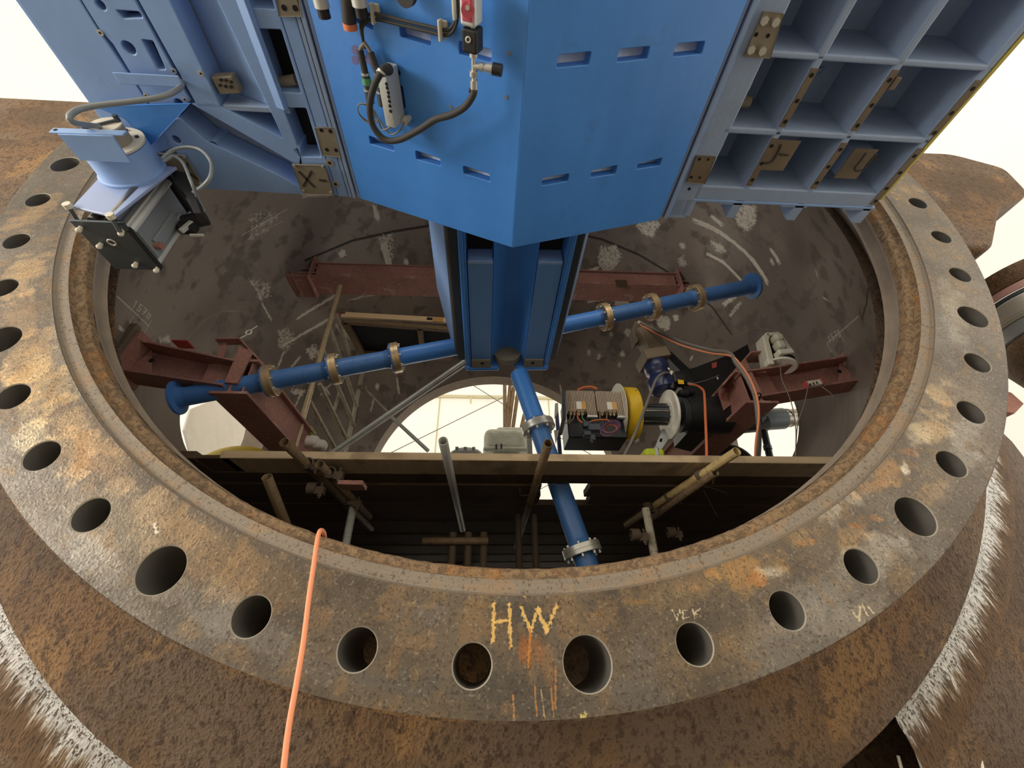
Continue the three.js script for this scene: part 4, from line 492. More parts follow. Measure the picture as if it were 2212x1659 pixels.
  for (const s of [-1, 1]) {
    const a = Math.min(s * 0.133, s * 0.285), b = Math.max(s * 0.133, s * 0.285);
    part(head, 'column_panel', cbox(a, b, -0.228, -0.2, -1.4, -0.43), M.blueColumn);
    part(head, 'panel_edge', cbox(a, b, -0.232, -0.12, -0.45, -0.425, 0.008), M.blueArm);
    part(head, 'window_dark_sheet', cbox(a, b, -0.125, -0.115, -0.425, 0.15), M.blackMatt);  // black sheet painted in for the shade of the open recess
    part(head, 'side_rib', cbox(s * 0.318 - 0.016, s * 0.318 + 0.016, -0.242, -0.17, -1.44, 0.12, 0.012), M.bluePaint);
    part(head, 'guide_rail', cbox(s * 0.365 - 0.026, s * 0.365 + 0.026, -0.178, -0.09, CE + 0.02, 0.12), M.gunmetal, 'dark steel guide rail'); part(head, 'wiper_strip', cbox(s * 0.398 - 0.008, s * 0.398 + 0.008, -0.14, -0.06, CE + 0.04, 0.12), M.plateBrown);
    const sp = plate([s * 0.402, -0.12, 0], [s * 0.13, 0.37, 0], [0, 0, 1], [[0, 0.12], [0.39, 0.12], [0.39, -1.1], [0.205, -1.3], [0, CE]], [], s * 0.012, 0.002);
    const wing = part(head, 'side_wing', put(sp), M.blueArm, 'pale blue slanted side plate');
    if (s < 0) [[0.03, -0.2], [0.06, -0.3], [0.03, -0.42], [0.06, -0.52], [0.03, -0.62], [0.06, -0.66], [0.03, -0.78], [0.045, -0.9], [0.03, -1.0], [0.05, -1.12], [0.03, -1.25]].forEach(([d, z]) => { const p = [s * 0.402 + s * 0.3315 * d, -0.12 + 0.943 * d, z]; part(wing, 'bolt_hole', put(disc(add3(p, [s * 0.943, -0.33, 0], 0.001), [s * 0.943, -0.33, 0], 0.008, 0.0015, 10)), M.dark); });
    part(head, 'end_block', cbox(a, b, -0.24, -0.13, CE, -1.4), M.plateGrey); part(head, 'bolt_hole', put(disc([s * 0.2, -0.242, -1.44], [0, 1, 0], 0.014, 0.003)), M.dark);
    part(head, 'end_lip', cbox(s * 0.2 - 0.14, s * 0.2 + 0.14, -0.245, -0.12, CE - 0.05, CE + 0.004, 0.03), M.bluePaint);
  }
  part(head, 'hub_plug', put(new THREE.CylinderGeometry(0.12, 0.12, 0.07, 24).rotateX(Math.PI / 2).translate(0, -0.13, -1.43)), M.plateGrey);
  part(head, 'column_end', cbox(-0.33, 0.33, -0.15, 0.4, CE - 0.04, CE), M.blueCastHaze);

  // scuffs where the paint is chipped
  for (const p of [[-0.258,-0.662,0.577], [-0.079,-0.74,0.647], [-0.077,-0.74,0.759]]) part(head, 'paint_chip', disc(p, [-0.397, -0.918, 0], 0.006, 0.0004, 7), M.plateGrey);
}

// ---------- the four-armed star of bolted blue pipes that centres the column (the upper pipe is hidden) ----------
for (const [dir, len, first, label] of [[[-0.966, -0.259], 2.45, [0.904, 1.366, 1.824], 'left blue flanged pipe leg reaching from the column to the left wall'], [[0.958, 0.288], 2.45, [0.904, 1.366, 1.824], 'right blue flanged pipe leg rising from the column to the right'], [[0.264, -0.9645], 2.25, [0.864, 1.74], 'bottom blue pipe leg going down from the column through the boards']]) {
  const C = [0.02, 0.03, -1.45], at = (d) => [C[0] + dir[0] * d, C[1] + dir[1] * d, C[2]], leg = thing('pipe_strut', label, 'pipe leg', at(0.4), 'pipe legs of the centring star');
  let from = 0.37;
  for (const [i, d] of [...first, len].entries()) {
    const end = d === len, r = 0.07;
    if (from < d - 0.05) part(leg, 'pipe_segment', rod(at(from), at(d - 0.02), r, 32), i ? M.bluePipe : M.bluePaint);
    const fl = 0.014;
    const pts = end ? [[0.068, 0], [0.075, 0.03], [0.082, 0.055], [0.122, 0.062], [0.124, 0.066], [0.124, 0.078], [0.122, 0.08], [0.06, 0.08]] : [[0.068, 0], [0.075, 0.03], [0.082, 0.05], [0.118, 0.058], [0.12, 0.06], [0.12, 0.07], [0.06, 0.07]];
    part(leg, 'weld_flange', dir[0] < 0 === end || end ? lathe(pts, at(d - 0.08), at(d)) : lathe(pts, at(d + 0.09), at(d + 0.01)), M.bluePipe);
    if (!end) {
      const ring = part(leg, 'coupling_ring', lathe([[0.06, 0], [0.119, 0], [0.121, 0.002], [0.121, 0.028], [0.119, 0.03], [0.119, 0.033], [0.121, 0.034], [0.121, 0.054], [0.119, 0.056], [0.06, 0.056]], at(d - 0.035), at(d + 0.021), 40, 0.4), Math.abs(dir[0]) > 0.5 ? M.brass : M.steel, 'shiny bolted coupling ring');
      const bl = [], u = [-dir[1], dir[0], 0];
      for (let k = 0; k < 8; k++) { const t = k * Math.PI / 4 + 0.3, o = [u[0] * Math.cos(t) * 0.1, u[1] * Math.cos(t) * 0.1, Math.sin(t) * 0.1]; const b = part(ring, 'bolt', rod(add3(at(d - 0.05), o), add3(at(d - 0.03), o), 0.009, 6), M.steel); }
      for (let k = 0; k < 8; k++) { const t = k * Math.PI / 4 + 0.3, o = [u[0] * Math.cos(t) * 0.1, u[1] * Math.cos(t) * 0.1, Math.sin(t) * 0.1]; part(ring, 'nut', rod(add3(at(d + 0.02), o), add3(at(d + 0.04), o), 0.01, 6), M.steel); }
      part(leg, 'weld_seam', [0.2, 0.3].map((q) => lathe([[0.0705, 0], [0.0718, 0.003], [0.0705, 0.006]], at(d + q), at(d + q + 0.006), 32)), M.bluePipe);
    } else for (let k = 0; k < 10; k++) { const t = k * Math.PI / 5, u = [-dir[1], dir[0], 0], o = [u[0] * Math.cos(t) * 0.105, u[1] * Math.cos(t) * 0.105, Math.sin(t) * 0.105]; part(leg, 'bolt_hole', disc(add3(at(d + 0.0005), o), [dir[0], dir[1], 0], 0.008, 0.001, 8), M.dark); part(leg, 'bolt_hole', disc(add3(at(d - 0.018), o), [-dir[0], -dir[1], 0], 0.008, 0.001, 8), M.dark); }
    from = d - 0.01;
  }
}

// ---------- red oxide steelwork inside the shell ----------
const shape2 = (pts) => new THREE.Shape(pts.map((p) => new THREE.Vector2(p[0], p[1])));
const slab = (pts, z0, z1, bevel = 0.002) => new THREE.ExtrudeGeometry(shape2(pts), { depth: z1 - z0 - 2 * bevel, bevelEnabled: true, bevelThickness: bevel, bevelSize: bevel, bevelOffset: -bevel, bevelSegments: 1, curveSegments: 8 }).translate(0, 0, z0 + bevel);
{
  const b = thing('red_girder', 'long rust-red steel beam spanning the back of the shell behind the column', 'beam', [0, 1.7, -2.55]);
  part(b, 'beam', [ibeam([-2.3, 1.80, -2.55], [2.3, 1.84, -2.55], [0, 1, 0], 0.24, 0.3), box(4.5, 0.2, 0.012, [0, 1.82, -2.42])], M.redOxide);
  for (const s of [-1, 1]) {
    const e = part(b, 'end_plate', bar([s * 2.3, 1.62, -2.55], [s * 2.3, 2.02, -2.55], 0.36, 0.02, [1, 0, 0]), M.redOxide);
    part(b, 'foot', [bar([s * 2.32, 1.66, -2.55], [s * 2.62, 1.66, -2.55], 0.36, 0.03), bar([s * 2.32, 1.97, -2.55], [s * 2.5, 1.97, -2.55], 0.36, 0.03), bar([s * 2.48, 1.64, -2.55], [s * 2.55, 1.98, -2.55], 0.34, 0.03, [1, 0, 0])], M.redOxide);
    for (const [y, z] of [[1.68, -2.45], [1.76, -2.42], [1.86, -2.44], [1.94, -2.46]]) part(e, 'bolt', rod([s * 2.26, y, z], [s * 2.46, y - 0.04, z + 0.02], 0.012, 8), M.redOxide);
  }
  part(b, 'taped_note', box(0.14, 0.13, 0.006, [[1.523,1.622,-2.4][0], 1.72, -2.398], 0.001), M.woodDark, 'dull board taped to the beam');
}
for (const s of [-1, 1]) {
  const L = s < 0, X = (x) => s * x, f = thing('steel_bracket', L ? 'left rust-red bracket frame welded to the shell above the yellow disc' : 'right rust-red bracket frame that carries the black drive unit', 'steel frame', [X(2), -0.6, -1.5], 'rust-red bracket frames');
  const a = L ? [-2.731,-0.169,-1.35] : [2.858,-0.15,-1.35], c = L ? [-1.992,-0.332,-1.35] : [1.855,-0.337,-1.35], d = L ? [-2.79,-0.424,-1.35] : [2.911,-0.364,-1.35], e = L ? [-2,-0.543,-1.35] : [1.929,-0.557,-1.35];
  part(f, 'flange', bar([a[0], a[1], -1.45], [c[0], c[1], -1.45], 0.2, 0.016, [0, 1, 0]), M.redOxide); part(f, 'flange', bar([d[0], d[1], -1.45], [e[0], e[1], -1.45], 0.2, 0.016, [0, 1, 0]), M.redOxide);
  const q = (L ? [a, c, e, d] : [c, a, d, e]); part(f, 'web', slab(L ? [d, e, c, a] : [e, d, a, c], -1.5, -1.485), M.redOxide);
  part(f, 'end_plate', bar([d[0] - s * 0.01, d[1] - 0.05, -1.44], [a[0] - s * 0.01, a[1] + 0.06, -1.44], 0.26, 0.03, [1, 0, 0]), M.redOxide); part(f, 'gusset', slab(L ? [[d[0], d[1]], [d[0] + 0.22, d[1] - 0.03], [a[0] + 0.05, a[1] - 0.03]] : [[d[0] - 0.22, d[1] - 0.04], [d[0], d[1]], [a[0] - 0.05, a[1] - 0.02]], -1.44, -1.428), M.redOxide);
  part(f, 'wall_foot', bar([d[0], d[1] - 0.08, -1.3], [a[0] + s * 0.03, a[1] + 0.1, -1.3], 0.05, 0.05, [1, 0, 0]), M.plateBrown);
  part(f, 'stiffener', bar([mid(d, e, 0.83)[0], mid(d, e, 0.83)[1], -1.45], [mid(a, c, 0.8)[0], mid(a, c, 0.8)[1], -1.45], 0.18, 0.014, [0, 0, 1]), M.redOxide);
  const x0 = 1.83, x1 = 2.09, yb = -0.6, yt = -0.3, ze = -3.7;
  part(f, 'long_beam', ibeam([X(1.96), -0.45, -1.38], [X(1.96), -0.45, ze], [0, 1, 0], 0.3, 0.26, 0.02, 0.014), M.redOxide);
  part(f, 'long_beam', box(0.012, 0.26, -1.4 - ze, [X(1.88), -0.45, (ze - 1.4) / 2], 0.002), M.redOxide);
  part(f, 'front_plate', L ? slab([[-2.002,-0.196], [-1.894,-0.236], [-1.909,-0.527], [-2,-0.521]].reverse(), -1.38, -1.36) : slab([[1.874,-0.272], [1.948,-0.206], [1.971,-0.537], [1.905,-0.58]], -1.38, -1.36), M.redOxide);
  part(f, 'head_plate', L ? [bar([-2.285,-0.048,-1.5], [-2.102,-0.038,-1.5], 0.08, 0.014), bar([-2.102,-0.038,-1.5], [-1.835,-0.294,-1.5], 0.08, 0.014), slab([[-2.089,-0.286], [-2.026,-0.104], [-1.891,-0.355], [-1.961,-0.416]], -1.54, -1.52)] : [bar([1.726,-0.413,-1.5], [2.066,-0.08,-1.5], 0.16, 0.014), bar([2.066,-0.08,-1.5], [2.226,-0.066,-1.5], 0.16, 0.014)], M.redOxide);
  if (L) part(f, 'link_plate', [slab([[-2.24,-0.194], [-2.199,-0.202], [-2.218,-0.056], [-2.274,-0.048]], -1.52, -1.5), slab([[-2.123,-0.038], [-1.993,-0.165], [-1.9,-0.296], [-1.865,-0.273], [-2.033,-0.097]].reverse(), -1.55, -1.53)], M.redOxide);
  if (!L) part(f, 'side_plate', slab([[1.806,-0.336], [2.086,-0.092], [2.108,-0.311], [2.037,-0.368], [1.801,-0.528]].reverse(), -1.64, -1.62), M.redOxide, 'notched plate with a red and white tape');
  if (L) part(f, 'shim', [box(0.12, 0.012, 0.1, [[-2.445,-0.169,-1.4][0], [-2.445,-0.169,-1.4][1] + 0.01, -1.4])], M.redTag);
  for (const [t, y] of [[0.15, 0.5]]) part(f, 'bolt_hole', disc([mid(d, a, 0.55)[0] - s * 0.12, mid(d, a, 0.5)[1], -1.427], [0, 0, -1], 0.018, 0.003, 12), M.dark);
}
single('warning_tape', 'twist of red and white tape hanging on the notched plate of the right bracket frame', 'tape', [bar([1.895,-0.295,-1.58], [1.822,-0.406,-1.58], 0.02, 0.006), bar([1.822,-0.406,-1.58], [1.769,-0.451,-1.58], 0.03, 0.006), bar([1.821,-0.4,-1.575], [1.789,-0.454,-1.575], 0.016, 0.006)], M.redTag);
single('white_ring_tool', 'small white ring with two arms stuck above the left bracket frame', 'ring', [new THREE.TorusGeometry(0.022, 0.006, 8, 24).translate(...[-2.113,0.095,-1.55]), rod([-2.122,0.065,-1.55], [-2.159,0.03,-1.55], 0.006, 8), rod([-2.103,0.12,-1.55], [-2.065,0.167,-1.55], 0.004, 8)], M.white);

// ---------- boarded platform on scaffold tubes ----------
{
  const yb = -1.25, th = 0.046;
  const board = (x0, x1, z0, z1, label, m = M.wood, y = yb, o = 0) => single('scaffold_board', label, 'board', box(x1 - x0, th, z0 - z1, [(x0 + x1) / 2, y + th / 2 + o, (z0 + z1) / 2], 0.006), m, 'scaffold boards of the platform');
  const s = [-1.585,-1.25,-1.055];
  board(s[0], 2.28, -0.985, -1.21, 'front scaffold board whose pale edge crosses the whole opening');
  board(-2.28, s[0] - 0.13, -0.985, -1.2, 'short dark board end at the far left of the platform front', M.woodDark, yb - 0.004);
  single('scaffold_board', 'splintered grey board stub beside the left end of the front board', 'board', [box(0.2, 0.02, 0.2, [s[0] - 0.05, yb + 0.01, -1.09]), box(0.16, 0.012, 0.16, [s[0] - 0.04, yb + 0.028, -1.1])], M.woodDark, 'scaffold boards of the platform');
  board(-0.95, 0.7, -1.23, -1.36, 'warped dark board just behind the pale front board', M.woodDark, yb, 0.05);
  board(-2.3, 2.3, -1.215, -1.365, 'second board from the front, shade of its underside put in the colour', M.woodDark, yb, 0.002);
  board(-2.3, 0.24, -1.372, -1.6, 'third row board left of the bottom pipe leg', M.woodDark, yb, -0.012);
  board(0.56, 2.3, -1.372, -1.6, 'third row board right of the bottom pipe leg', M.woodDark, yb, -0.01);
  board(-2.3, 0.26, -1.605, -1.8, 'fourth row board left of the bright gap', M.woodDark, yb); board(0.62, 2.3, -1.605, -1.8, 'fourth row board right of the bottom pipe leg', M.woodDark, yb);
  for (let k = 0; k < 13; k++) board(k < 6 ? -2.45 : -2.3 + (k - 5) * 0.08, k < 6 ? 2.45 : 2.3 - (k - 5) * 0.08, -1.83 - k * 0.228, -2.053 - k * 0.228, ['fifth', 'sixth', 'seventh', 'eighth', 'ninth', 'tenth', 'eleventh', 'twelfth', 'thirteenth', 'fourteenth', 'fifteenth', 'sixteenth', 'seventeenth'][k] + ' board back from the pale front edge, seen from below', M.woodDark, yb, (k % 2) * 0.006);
  const tubeT = (a, b, m, label, r = 0.02415) => { const t = thing('scaffold_tube', label, 'tube', a, 'scaffold tubes under the platform'); part(t, 'tube', pipe(a, b, r, 0.0035), m); return t; };
  const yt = yb - 0.03, P1 = [-0.338,-1.277,-0.671], P2 = [0.192,-1.277,-0.684], P3 = [-1.122,-1.277,-0.709], P4 = [-1.02,-1.3,-0.939], P5 = [1.22,-1.277,-0.761], P6 = [-1.162,-1.45,-0.726];
  tubeT(P1, [P1[0] + 0.03, yt - 0.03, -2.3], M.galv, 'grey scaffold tube end pointing out below the boards near the middle'); tubeT(P2, [P2[0] - 0.02, yt - 0.04, -2.9], M.tubeDark, 'brown scaffold tube end in front of the bottom pipe leg');
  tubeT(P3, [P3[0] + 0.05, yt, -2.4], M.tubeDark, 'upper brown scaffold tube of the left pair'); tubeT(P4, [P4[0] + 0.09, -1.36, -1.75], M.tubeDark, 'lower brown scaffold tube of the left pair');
  tubeT(P5, [0.982,-1.33,-2.06], M.tubeYellow, 'cream painted scaffold tube pointing out at the right'); tubeT([1.188,-1.315,-0.968], [1.064,-1.37,-1.799], M.tubeDark, 'dark tube tucked under the cream scaffold tube');
  tubeT(P6, [-1.136,-1.69,-1.2], M.tubeDark, 'short greyish scaffold tube standing free at the left below the boards');
  tubeT([-0.959,-1.358,-1.45], [[-0.959,-1.358,-1.45][0], -2.35, -1.45], M.galv, 'upright tube hanging below the left pair of tubes'); tubeT([0.871,-1.425,-1.3], [[0.871,-1.425,-1.3][0], -2.3, -1.3], M.tube, 'upright tube crossing the cream scaffold tube');
  [955, 985, 1010].forEach((x, i) => { const x0 = -0.33 + i * 0.1; tubeT([x0, -1.5, -1.6], [x0, -2.5, -1.6], M.couplerRust, ['leftmost', 'middle', 'right'][i] + ' of three dark brown upright tubes below the boards'); });  // uprights share the dark brown of the couplers
  [0.12, 0.24].forEach((x0, i) => tubeT([x0, -1.3, -1.9], [x0, -2.4, -1.9], M.couplerRust, ['left', 'right'][i] + ' of two dark brown upright tubes beside the bottom pipe leg'));
  tubeT([-0.52, -1.56, -1.57], [-0.1, -1.56, -1.57], M.tubeDark, 'short pale cross tube over the three dark brown uprights');
  // couplers
  const coupler = (p, label, dirv = [0, 0, 1]) => { const t = thing('scaffold_coupler', label, 'coupler', p, 'rusty scaffold couplers'); part(t, 'clamp', [lathe([[0.026, 0], [0.034, 0.002], [0.034, 0.05], [0.026, 0.052]], add3(p, dirv, -0.026), add3(p, dirv, 0.026), 16), box(0.05, 0.045, 0.04, add3(p, [0.045, -0.015, 0]))], M.couplerRust); part(t, 'bolt', rod(add3(p, [0.05, -0.06, 0.01]), add3(p, [0.05, 0.03, 0.01]), 0.007, 8), M.couplerRust); part(t, 'nut', rod(add3(p, [0.05, -0.05, 0.01]), add3(p, [0.05, -0.035, 0.01]), 0.013, 6), M.couplerRust); return t; };
  coupler([P3[0] + 0.02, P3[1], -1.0], 'coupler joining the left pair of brown tubes'); coupler([P4[0] + 0.03, P4[1] - 0.01, -1.05], 'coupler on the lower tube of the left pair'); coupler([-0.974,-1.355,-1.43], 'coupler at the top of the left upright tube', [0, 1, 0]);
  coupler([1.166,-1.285,-1.085], 'coupler on the cream tube nearest its open end', [0.45, 0, 0.89]); coupler([1.106,-1.305,-1.435], 'coupler halfway along the cream tube', [0.45, 0, 0.89]); coupler([1.016,-1.32,-1.625], 'coupler where the upright crosses the cream tube', [0, 1, 0]);
  coupler([-1.092,-1.378,-1.1], 'loose coupler with a long threaded bolt below the left pair', [1, 0, 0]); coupler([0.759,-1.595,-1.25], 'coupler with a hanging bolt under the cream tube end', [1, 0, 0]); coupler([1.132,-1.499,-1.6], 'dim rusty coupler in the dark right of the right upright', [1, 0, 0]);
  single('timber_block', 'small reddish timber block against the dark boards left of the middle', 'block', bar([-0.926,-1.376,-1.05], [-0.792,-1.378,-1.05], 0.1, 0.025), M.redOxide);
  for (const [p, l] of [[[[0.098,-1.27,-1.397], [0.118,-1.27,-1.539], [0.19,-1.27,-1.499], [0.265,-1.27,-1.35], [0.32,-1.27,-1.314], [0.412,-1.27,-1.401]], 'loop of thin wire on the underside of the boards in the middle'], [[[1.272,-1.27,-1.332], [1.379,-1.27,-1.375], [1.526,-1.27,-1.477]], 'thin wire end under the boards right of the cream tube'], [[[1.322,-1.28,-1.393], [1.444,-1.3,-1.578], [1.587,-1.34,-1.782]], 'thin wire hanging down right of the cream tube']]) single('wire', l, 'wire', hose(p, 0.002, 40, 5), M.tube);
}

// ---------- aluminium access tower at the left ----------
{
  const A0 = [-1.88, -1.2, -2.4], A1 = [-1.904,1.531,-2.4], tw = thing('access_tower', 'aluminium access tower with rungs standing left of the column', 'scaffold tower', A0);
  const B0 = [-1.735,-0.196,-3.3], B1 = [-1.746,0.862,-3.3], st = (n, a, b, r = 0.024, m = M.tube, l) => part(tw, n, rod(a, b, r, 14), m, l);
  part(tw, 'standard', pipe(A0, A1, 0.026, 0.004), M.tubeWarm, 'near upright tube, warm silver'); st('standard', [B0[0], -1.2, -3.3], add3(B1, V(B1).sub(V(B0)).toArray(), 0.55), 0.024, M.tube);
  for (const [a, b] of [[[-1.855,1.071,-2.4], [-1.87,1.02,-3.1]], [[-1.898,0.909,-2.42], [-1.725,0.397,-3.3]], [[-1.913,0.623,-2.42], [-1.708,0.131,-3.3]], [[-1.834,0.156,-2.42], [-1.766,-0.039,-3.3]], [[-1.887,-0.041,-2.42], [-1.83,-0.202,-3.2]], [[-1.898,-0.313,-2.42], [-1.945,-0.313,-3.1]]]) st('rung', a, b, 0.022);
  st('brace', [-1.853,0.409,-3], [-1.861,0.174,-3], 0.018); st('brace', [-1.697,0.68,-3.3], [-1.34,0.326,-3.3], 0.012); st('brace', [-1.292,0.263,-3.3], [-0.805,-0.18,-3.3], 0.022, M.galv);
  part(tw, 'handrail', rod([-0.349,0.261,-2.1], [-1.471,-0.774,-2.1], 0.019, 12), M.galv, 'bright diagonal twin rail'); part(tw, 'handrail', rod([-0.321,0.231,-2.12], [-1.439,-0.774,-2.12], 0.008, 8), M.galv);
  part(tw, 'toe_board', bar([-1.863,1.207,-2.55], [-0.631,1.159,-2.55], 0.028, 0.075, [0, 1, 0]), M.woodNew, 'new pine toe board'); part(tw, 'toe_board_label', [bar([-0.792,1.157,-2.53], [-0.673,1.154,-2.53], 0.004, 0.06, [0, 1, 0])], M.labelOrange); part(tw, 'toe_board_stamp', bar([-0.865,1.171,-2.533], [-0.799,1.166,-2.533], 0.004, 0.04, [0, 1, 0]), M.black);
  part(tw, 'toe_board_clip', [box(0.09, 0.07, 0.04, [-1.866,1.247,-2.53])], M.plateBrown); part(tw, 'clip_catch', box(0.05, 0.03, 0.03, [-1.887,1.161,-2.5]), M.red);
  const yd = [-1.752,1.169,-2.6][1] - 0.05, D0 = [-1.732,0.98,-2.37], D1 = [-0.559,0.98,-2.464], D2 = [-0.594,0.98,-2.997], D3 = [-1.67,0.98,-2.962];
  part(tw, 'deck', plate([0, 0.98, 0], [1, 0, 0], [0, 0, 1], [D0, D1, D2, D3], [], -0.012, 0.001), M.dark, 'dark deck of the tower seen from below');
  for (const [a, b, w] of [[D0, D3, 0.07], [D0, D1, 0.05], [D3, D2, 0.07], [mid(D0, D1, 0.7), mid(D3, D2, 0.68), 0.06]]) part(tw, 'deck_frame', bar(add3(a, [0, -0.03, 0]), add3(b, [0, -0.03, 0]), w, 0.05), M.tubeDark);
  for (const p of [[-1.846,1.043,-3.1], [-1.723,0.665,-3.3], [-1.819,-0.373,-2.9]]) part(tw, 'hook_coupler', [box(0.09, 0.06, 0.06, p), box(0.04, 0.08, 0.05, add3(p, [0.04, -0.01, 0.01]))], M.plateBrown);
  single('tape_roll', 'lime green tape roll on the platform behind the tower rungs', 'tape', lathe([[0.03, 0], [0.045, 0], [0.045, 0.05], [0.03, 0.05], [0.03, 0]], [-1.885,-0.302,-2.6], [-1.841,-0.261,-2.6], 24), M.limeTape);
  single('dust_bag', 'crumpled beige bag behind the lower tower rungs', 'bag', [box(0.2, 0.12, 0.14, [-1.859,-0.407,-2.6], 0.05), box(0.14, 0.1, 0.12, [-1.763,-0.431,-2.62], 0.04)], M.grimySheet);
}

// ---------- drive unit, servo arm and instrument on the right frame ----------
{
  const zc = -1.8, C = (px) => px, S0 = [1.125,-0.479,-1.8], S1 = [1.563,-0.467,-1.8], D0 = [1.006,-0.481,-1.8], D1 = [1.121,-0.479,-1.8], W0 = [1.396,-0.488,-1.8], W1 = [1.493,-0.486,-1.8];
  const y = S0[1], du = thing('drive_unit', 'black drive unit with finned controllers, yellow drum, splined shaft and white disc', 'drive unit', [S0[0], -1.2, zc]);
  const at = (x) => [x, y, zc];
  part(du, 'shaft', rod(at(D0[0]), at(S1[0] + 0.05), 0.085, 28), M.gunmetal, 'dark splined shaft');
  for (let k = 0; k < 12; k++) { const t = k * Math.PI / 6 + 0.2, o = [0, Math.cos(t) * 0.088, Math.sin(t) * 0.088]; part(du, 'spline', bar(add3(at(D0[0]), o), add3(at(S1[0] + 0.04), o), 0.014, 0.016, [0, Math.cos(t), Math.sin(t)]), k % 2 ? M.chromeBar : M.gunmetal); }
  part(du, 'yellow_drum', lathe([[0.15, 0], [0.215, 0], [0.225, 0.008], [0.225, D1[0] - D0[0] - 0.01], [0.215, D1[0] - D0[0]], [0.09, D1[0] - D0[0]]], at(D0[0]), at(D1[0]), 48), M.yellow);
  part(du, 'rim_plate', lathe([[0.17, 0], [0.255, 0], [0.255, 0.006], [0.17, 0.006], [0.17, 0]], at(D0[0] - 0.035), at(D0[0] - 0.029), 48), M.offWhite, 'cream rim plate behind the yellow drum');
  for (const t of [0.5, 0.75]) part(du, 'bolt_hole', disc([D1[0] - 0.03, y + Math.sin(t) * 0.2255, zc + Math.cos(t) * 0.2255], [0, Math.sin(t), Math.cos(t)], 0.006, 0.002, 8), M.dark);
  part(du, 'white_disc', lathe([[0.06, -0.004], [0.13, 0], [0.135, 0.006], [0.205, 0.01], [0.21, 0.014], [0.21, 0.028], [0.1, 0.03]], at(W0[0]), at(W0[0] + 0.03), 48), M.white);
  part(du, 'hub_ring', lathe([[0.09, 0], [0.155, 0], [0.155, 0.02], [0.15, 0.03], [0.15, 0.06], [0.09, 0.06]], at(W1[0]), at(W1[0] + 0.06), 36), M.gunmetal);
  part(du, 'housing', [rod(at(W1[0] + 0.05), at(W1[0] + 0.42), 0.16, 32), slab([[1.574,-0.03], [1.769,0.022], [2.148,0.182], [2.378,0.317], [2.368,0.205], [2.157,-0.004], [1.966,-0.235], [1.926,-0.424], [1.71,-0.67], [1.562,-0.63], [1.612,-0.266]].reverse(), -2.15, -1.8, 0.01)], M.black, 'black bent housing');
  part(du, 'label', slab([[1.944,0.067], [1.999,0.089], [1.981,0.026], [1.936,0.009]].reverse(), -1.8, -1.797, 0.0005), M.redTag);
  part(du, 'pneumatic_valve', [box(0.12, 0.1, 0.1, [1.536,-0.184,-1.72], 0.02), rod([1.463,-0.237,-1.7], [1.45,-0.294,-1.7], 0.03, 16), box(0.06, 0.03, 0.05, [1.625,-0.211,-1.72])], M.black);
  part(du, 'valve_label', slab([[1.501,-0.215], [1.549,-0.219], [1.547,-0.261], [1.495,-0.258]].reverse(), -1.662, -1.658, 0.0005), M.yellow);
  for (const p of [[1.488,-0.106,-1.7], [1.569,-0.135,-1.72]]) part(du, 'gauge', lathe([[0.001, 0.012], [0.014, 0.012], [0.016, 0.008], [0.016, 0]], add3(p, [0, 0, -0.012]), p, 16), M.white);
  part(du, 'fittings', [rod([1.477,-0.121,-1.7], [1.488,-0.198,-1.7], 0.012, 8), rod([1.471,-0.091,-1.7], [1.464,-0.067,-1.7], 0.01, 8), rod([1.597,-0.225,-1.7], [1.644,-0.233,-1.7], 0.01, 8)], M.steel);
  part(du, 'grease_lump', [box(0.1, 0.06, 0.1, [1.536,-0.339,-1.7], 0.03), box(0.06, 0.05, 0.06, [1.606,-0.319,-1.7], 0.025)], M.blackMatt);
  part(du, 'stand', slab([[1.382,-0.586], [1.361,-0.586], [1.215,-0.839], [1.261,-0.839], [1.402,-0.672]].reverse(), -1.88, -1.86), M.silverPost, 'grey slotted stand plate'); part(du, 'stand_slot', slab([[1.322,-0.677], [1.341,-0.681], [1.327,-0.711], [1.309,-0.703]].reverse(), -1.86, -1.855, 0.0005), M.dark);
  // controllers on a black chassis
  const zf = -1.62, a = [0.508,-0.369,-1.62], b = [0.994,-0.359,-1.62], lo = [0.492,-0.556,-1.62], ch = [0.5,-0.767,-1.62];
  const cx = (a[0] + b[0]) / 2, w = b[0] - a[0], h = a[1] - lo[1];
  part(du, 'chassis', box(w * 0.97, a[1] - ch[1] - 0.02, 0.26, [cx, (a[1] + ch[1]) / 2, zf - 0.2], 0.01), M.black);
  part(du, 'chassis_plate', slab([[0.449,-0.384], [0.477,-0.375], [0.473,-0.471], [0.435,-0.532]].reverse(), zf - 0.2, zf - 0.19), M.offWhite); part(du, 'chassis_plate', slab([[0.423,-0.636], [0.471,-0.635], [0.429,-0.76]].reverse(), zf - 0.2, zf - 0.19), M.offWhite);
  part(du, 'chassis_frame', [bar([0.488,-0.382,-1.6], [0.47,-0.646,-1.6], 0.03, 0.03, [1, 0, 0]), bar([0.47,-0.646,-1.6], [0.431,-0.777,-1.6], 0.03, 0.03, [1, 0, 0])], M.black);
  for (let i = 0; i < 2; i++) {
    const x0 = a[0] + w * (0.0 + 0.5 * i) + 0.006, x1 = a[0] + w * (0.5 + 0.5 * i) - 0.006, low = lo[1];
    const c = part(du, 'controller', box(x1 - x0, h, 0.05, [(x0 + x1) / 2, (a[1] + low) / 2, zf - 0.045], 0.004), M.fin, i ? 'right finned controller' : 'left finned controller');
    const N = 18; for (let k = 0; k < N; k++) { const x = x0 + (x1 - x0) * (k + 0.5) / N, ext = k > 11 ? 0.045 : 0; part(c, 'fin', box(0.0055, h + ext, 0.022, [x, (a[1] + low) / 2 - ext / 2, zf - 0.012], 0.0015), M.fin); }
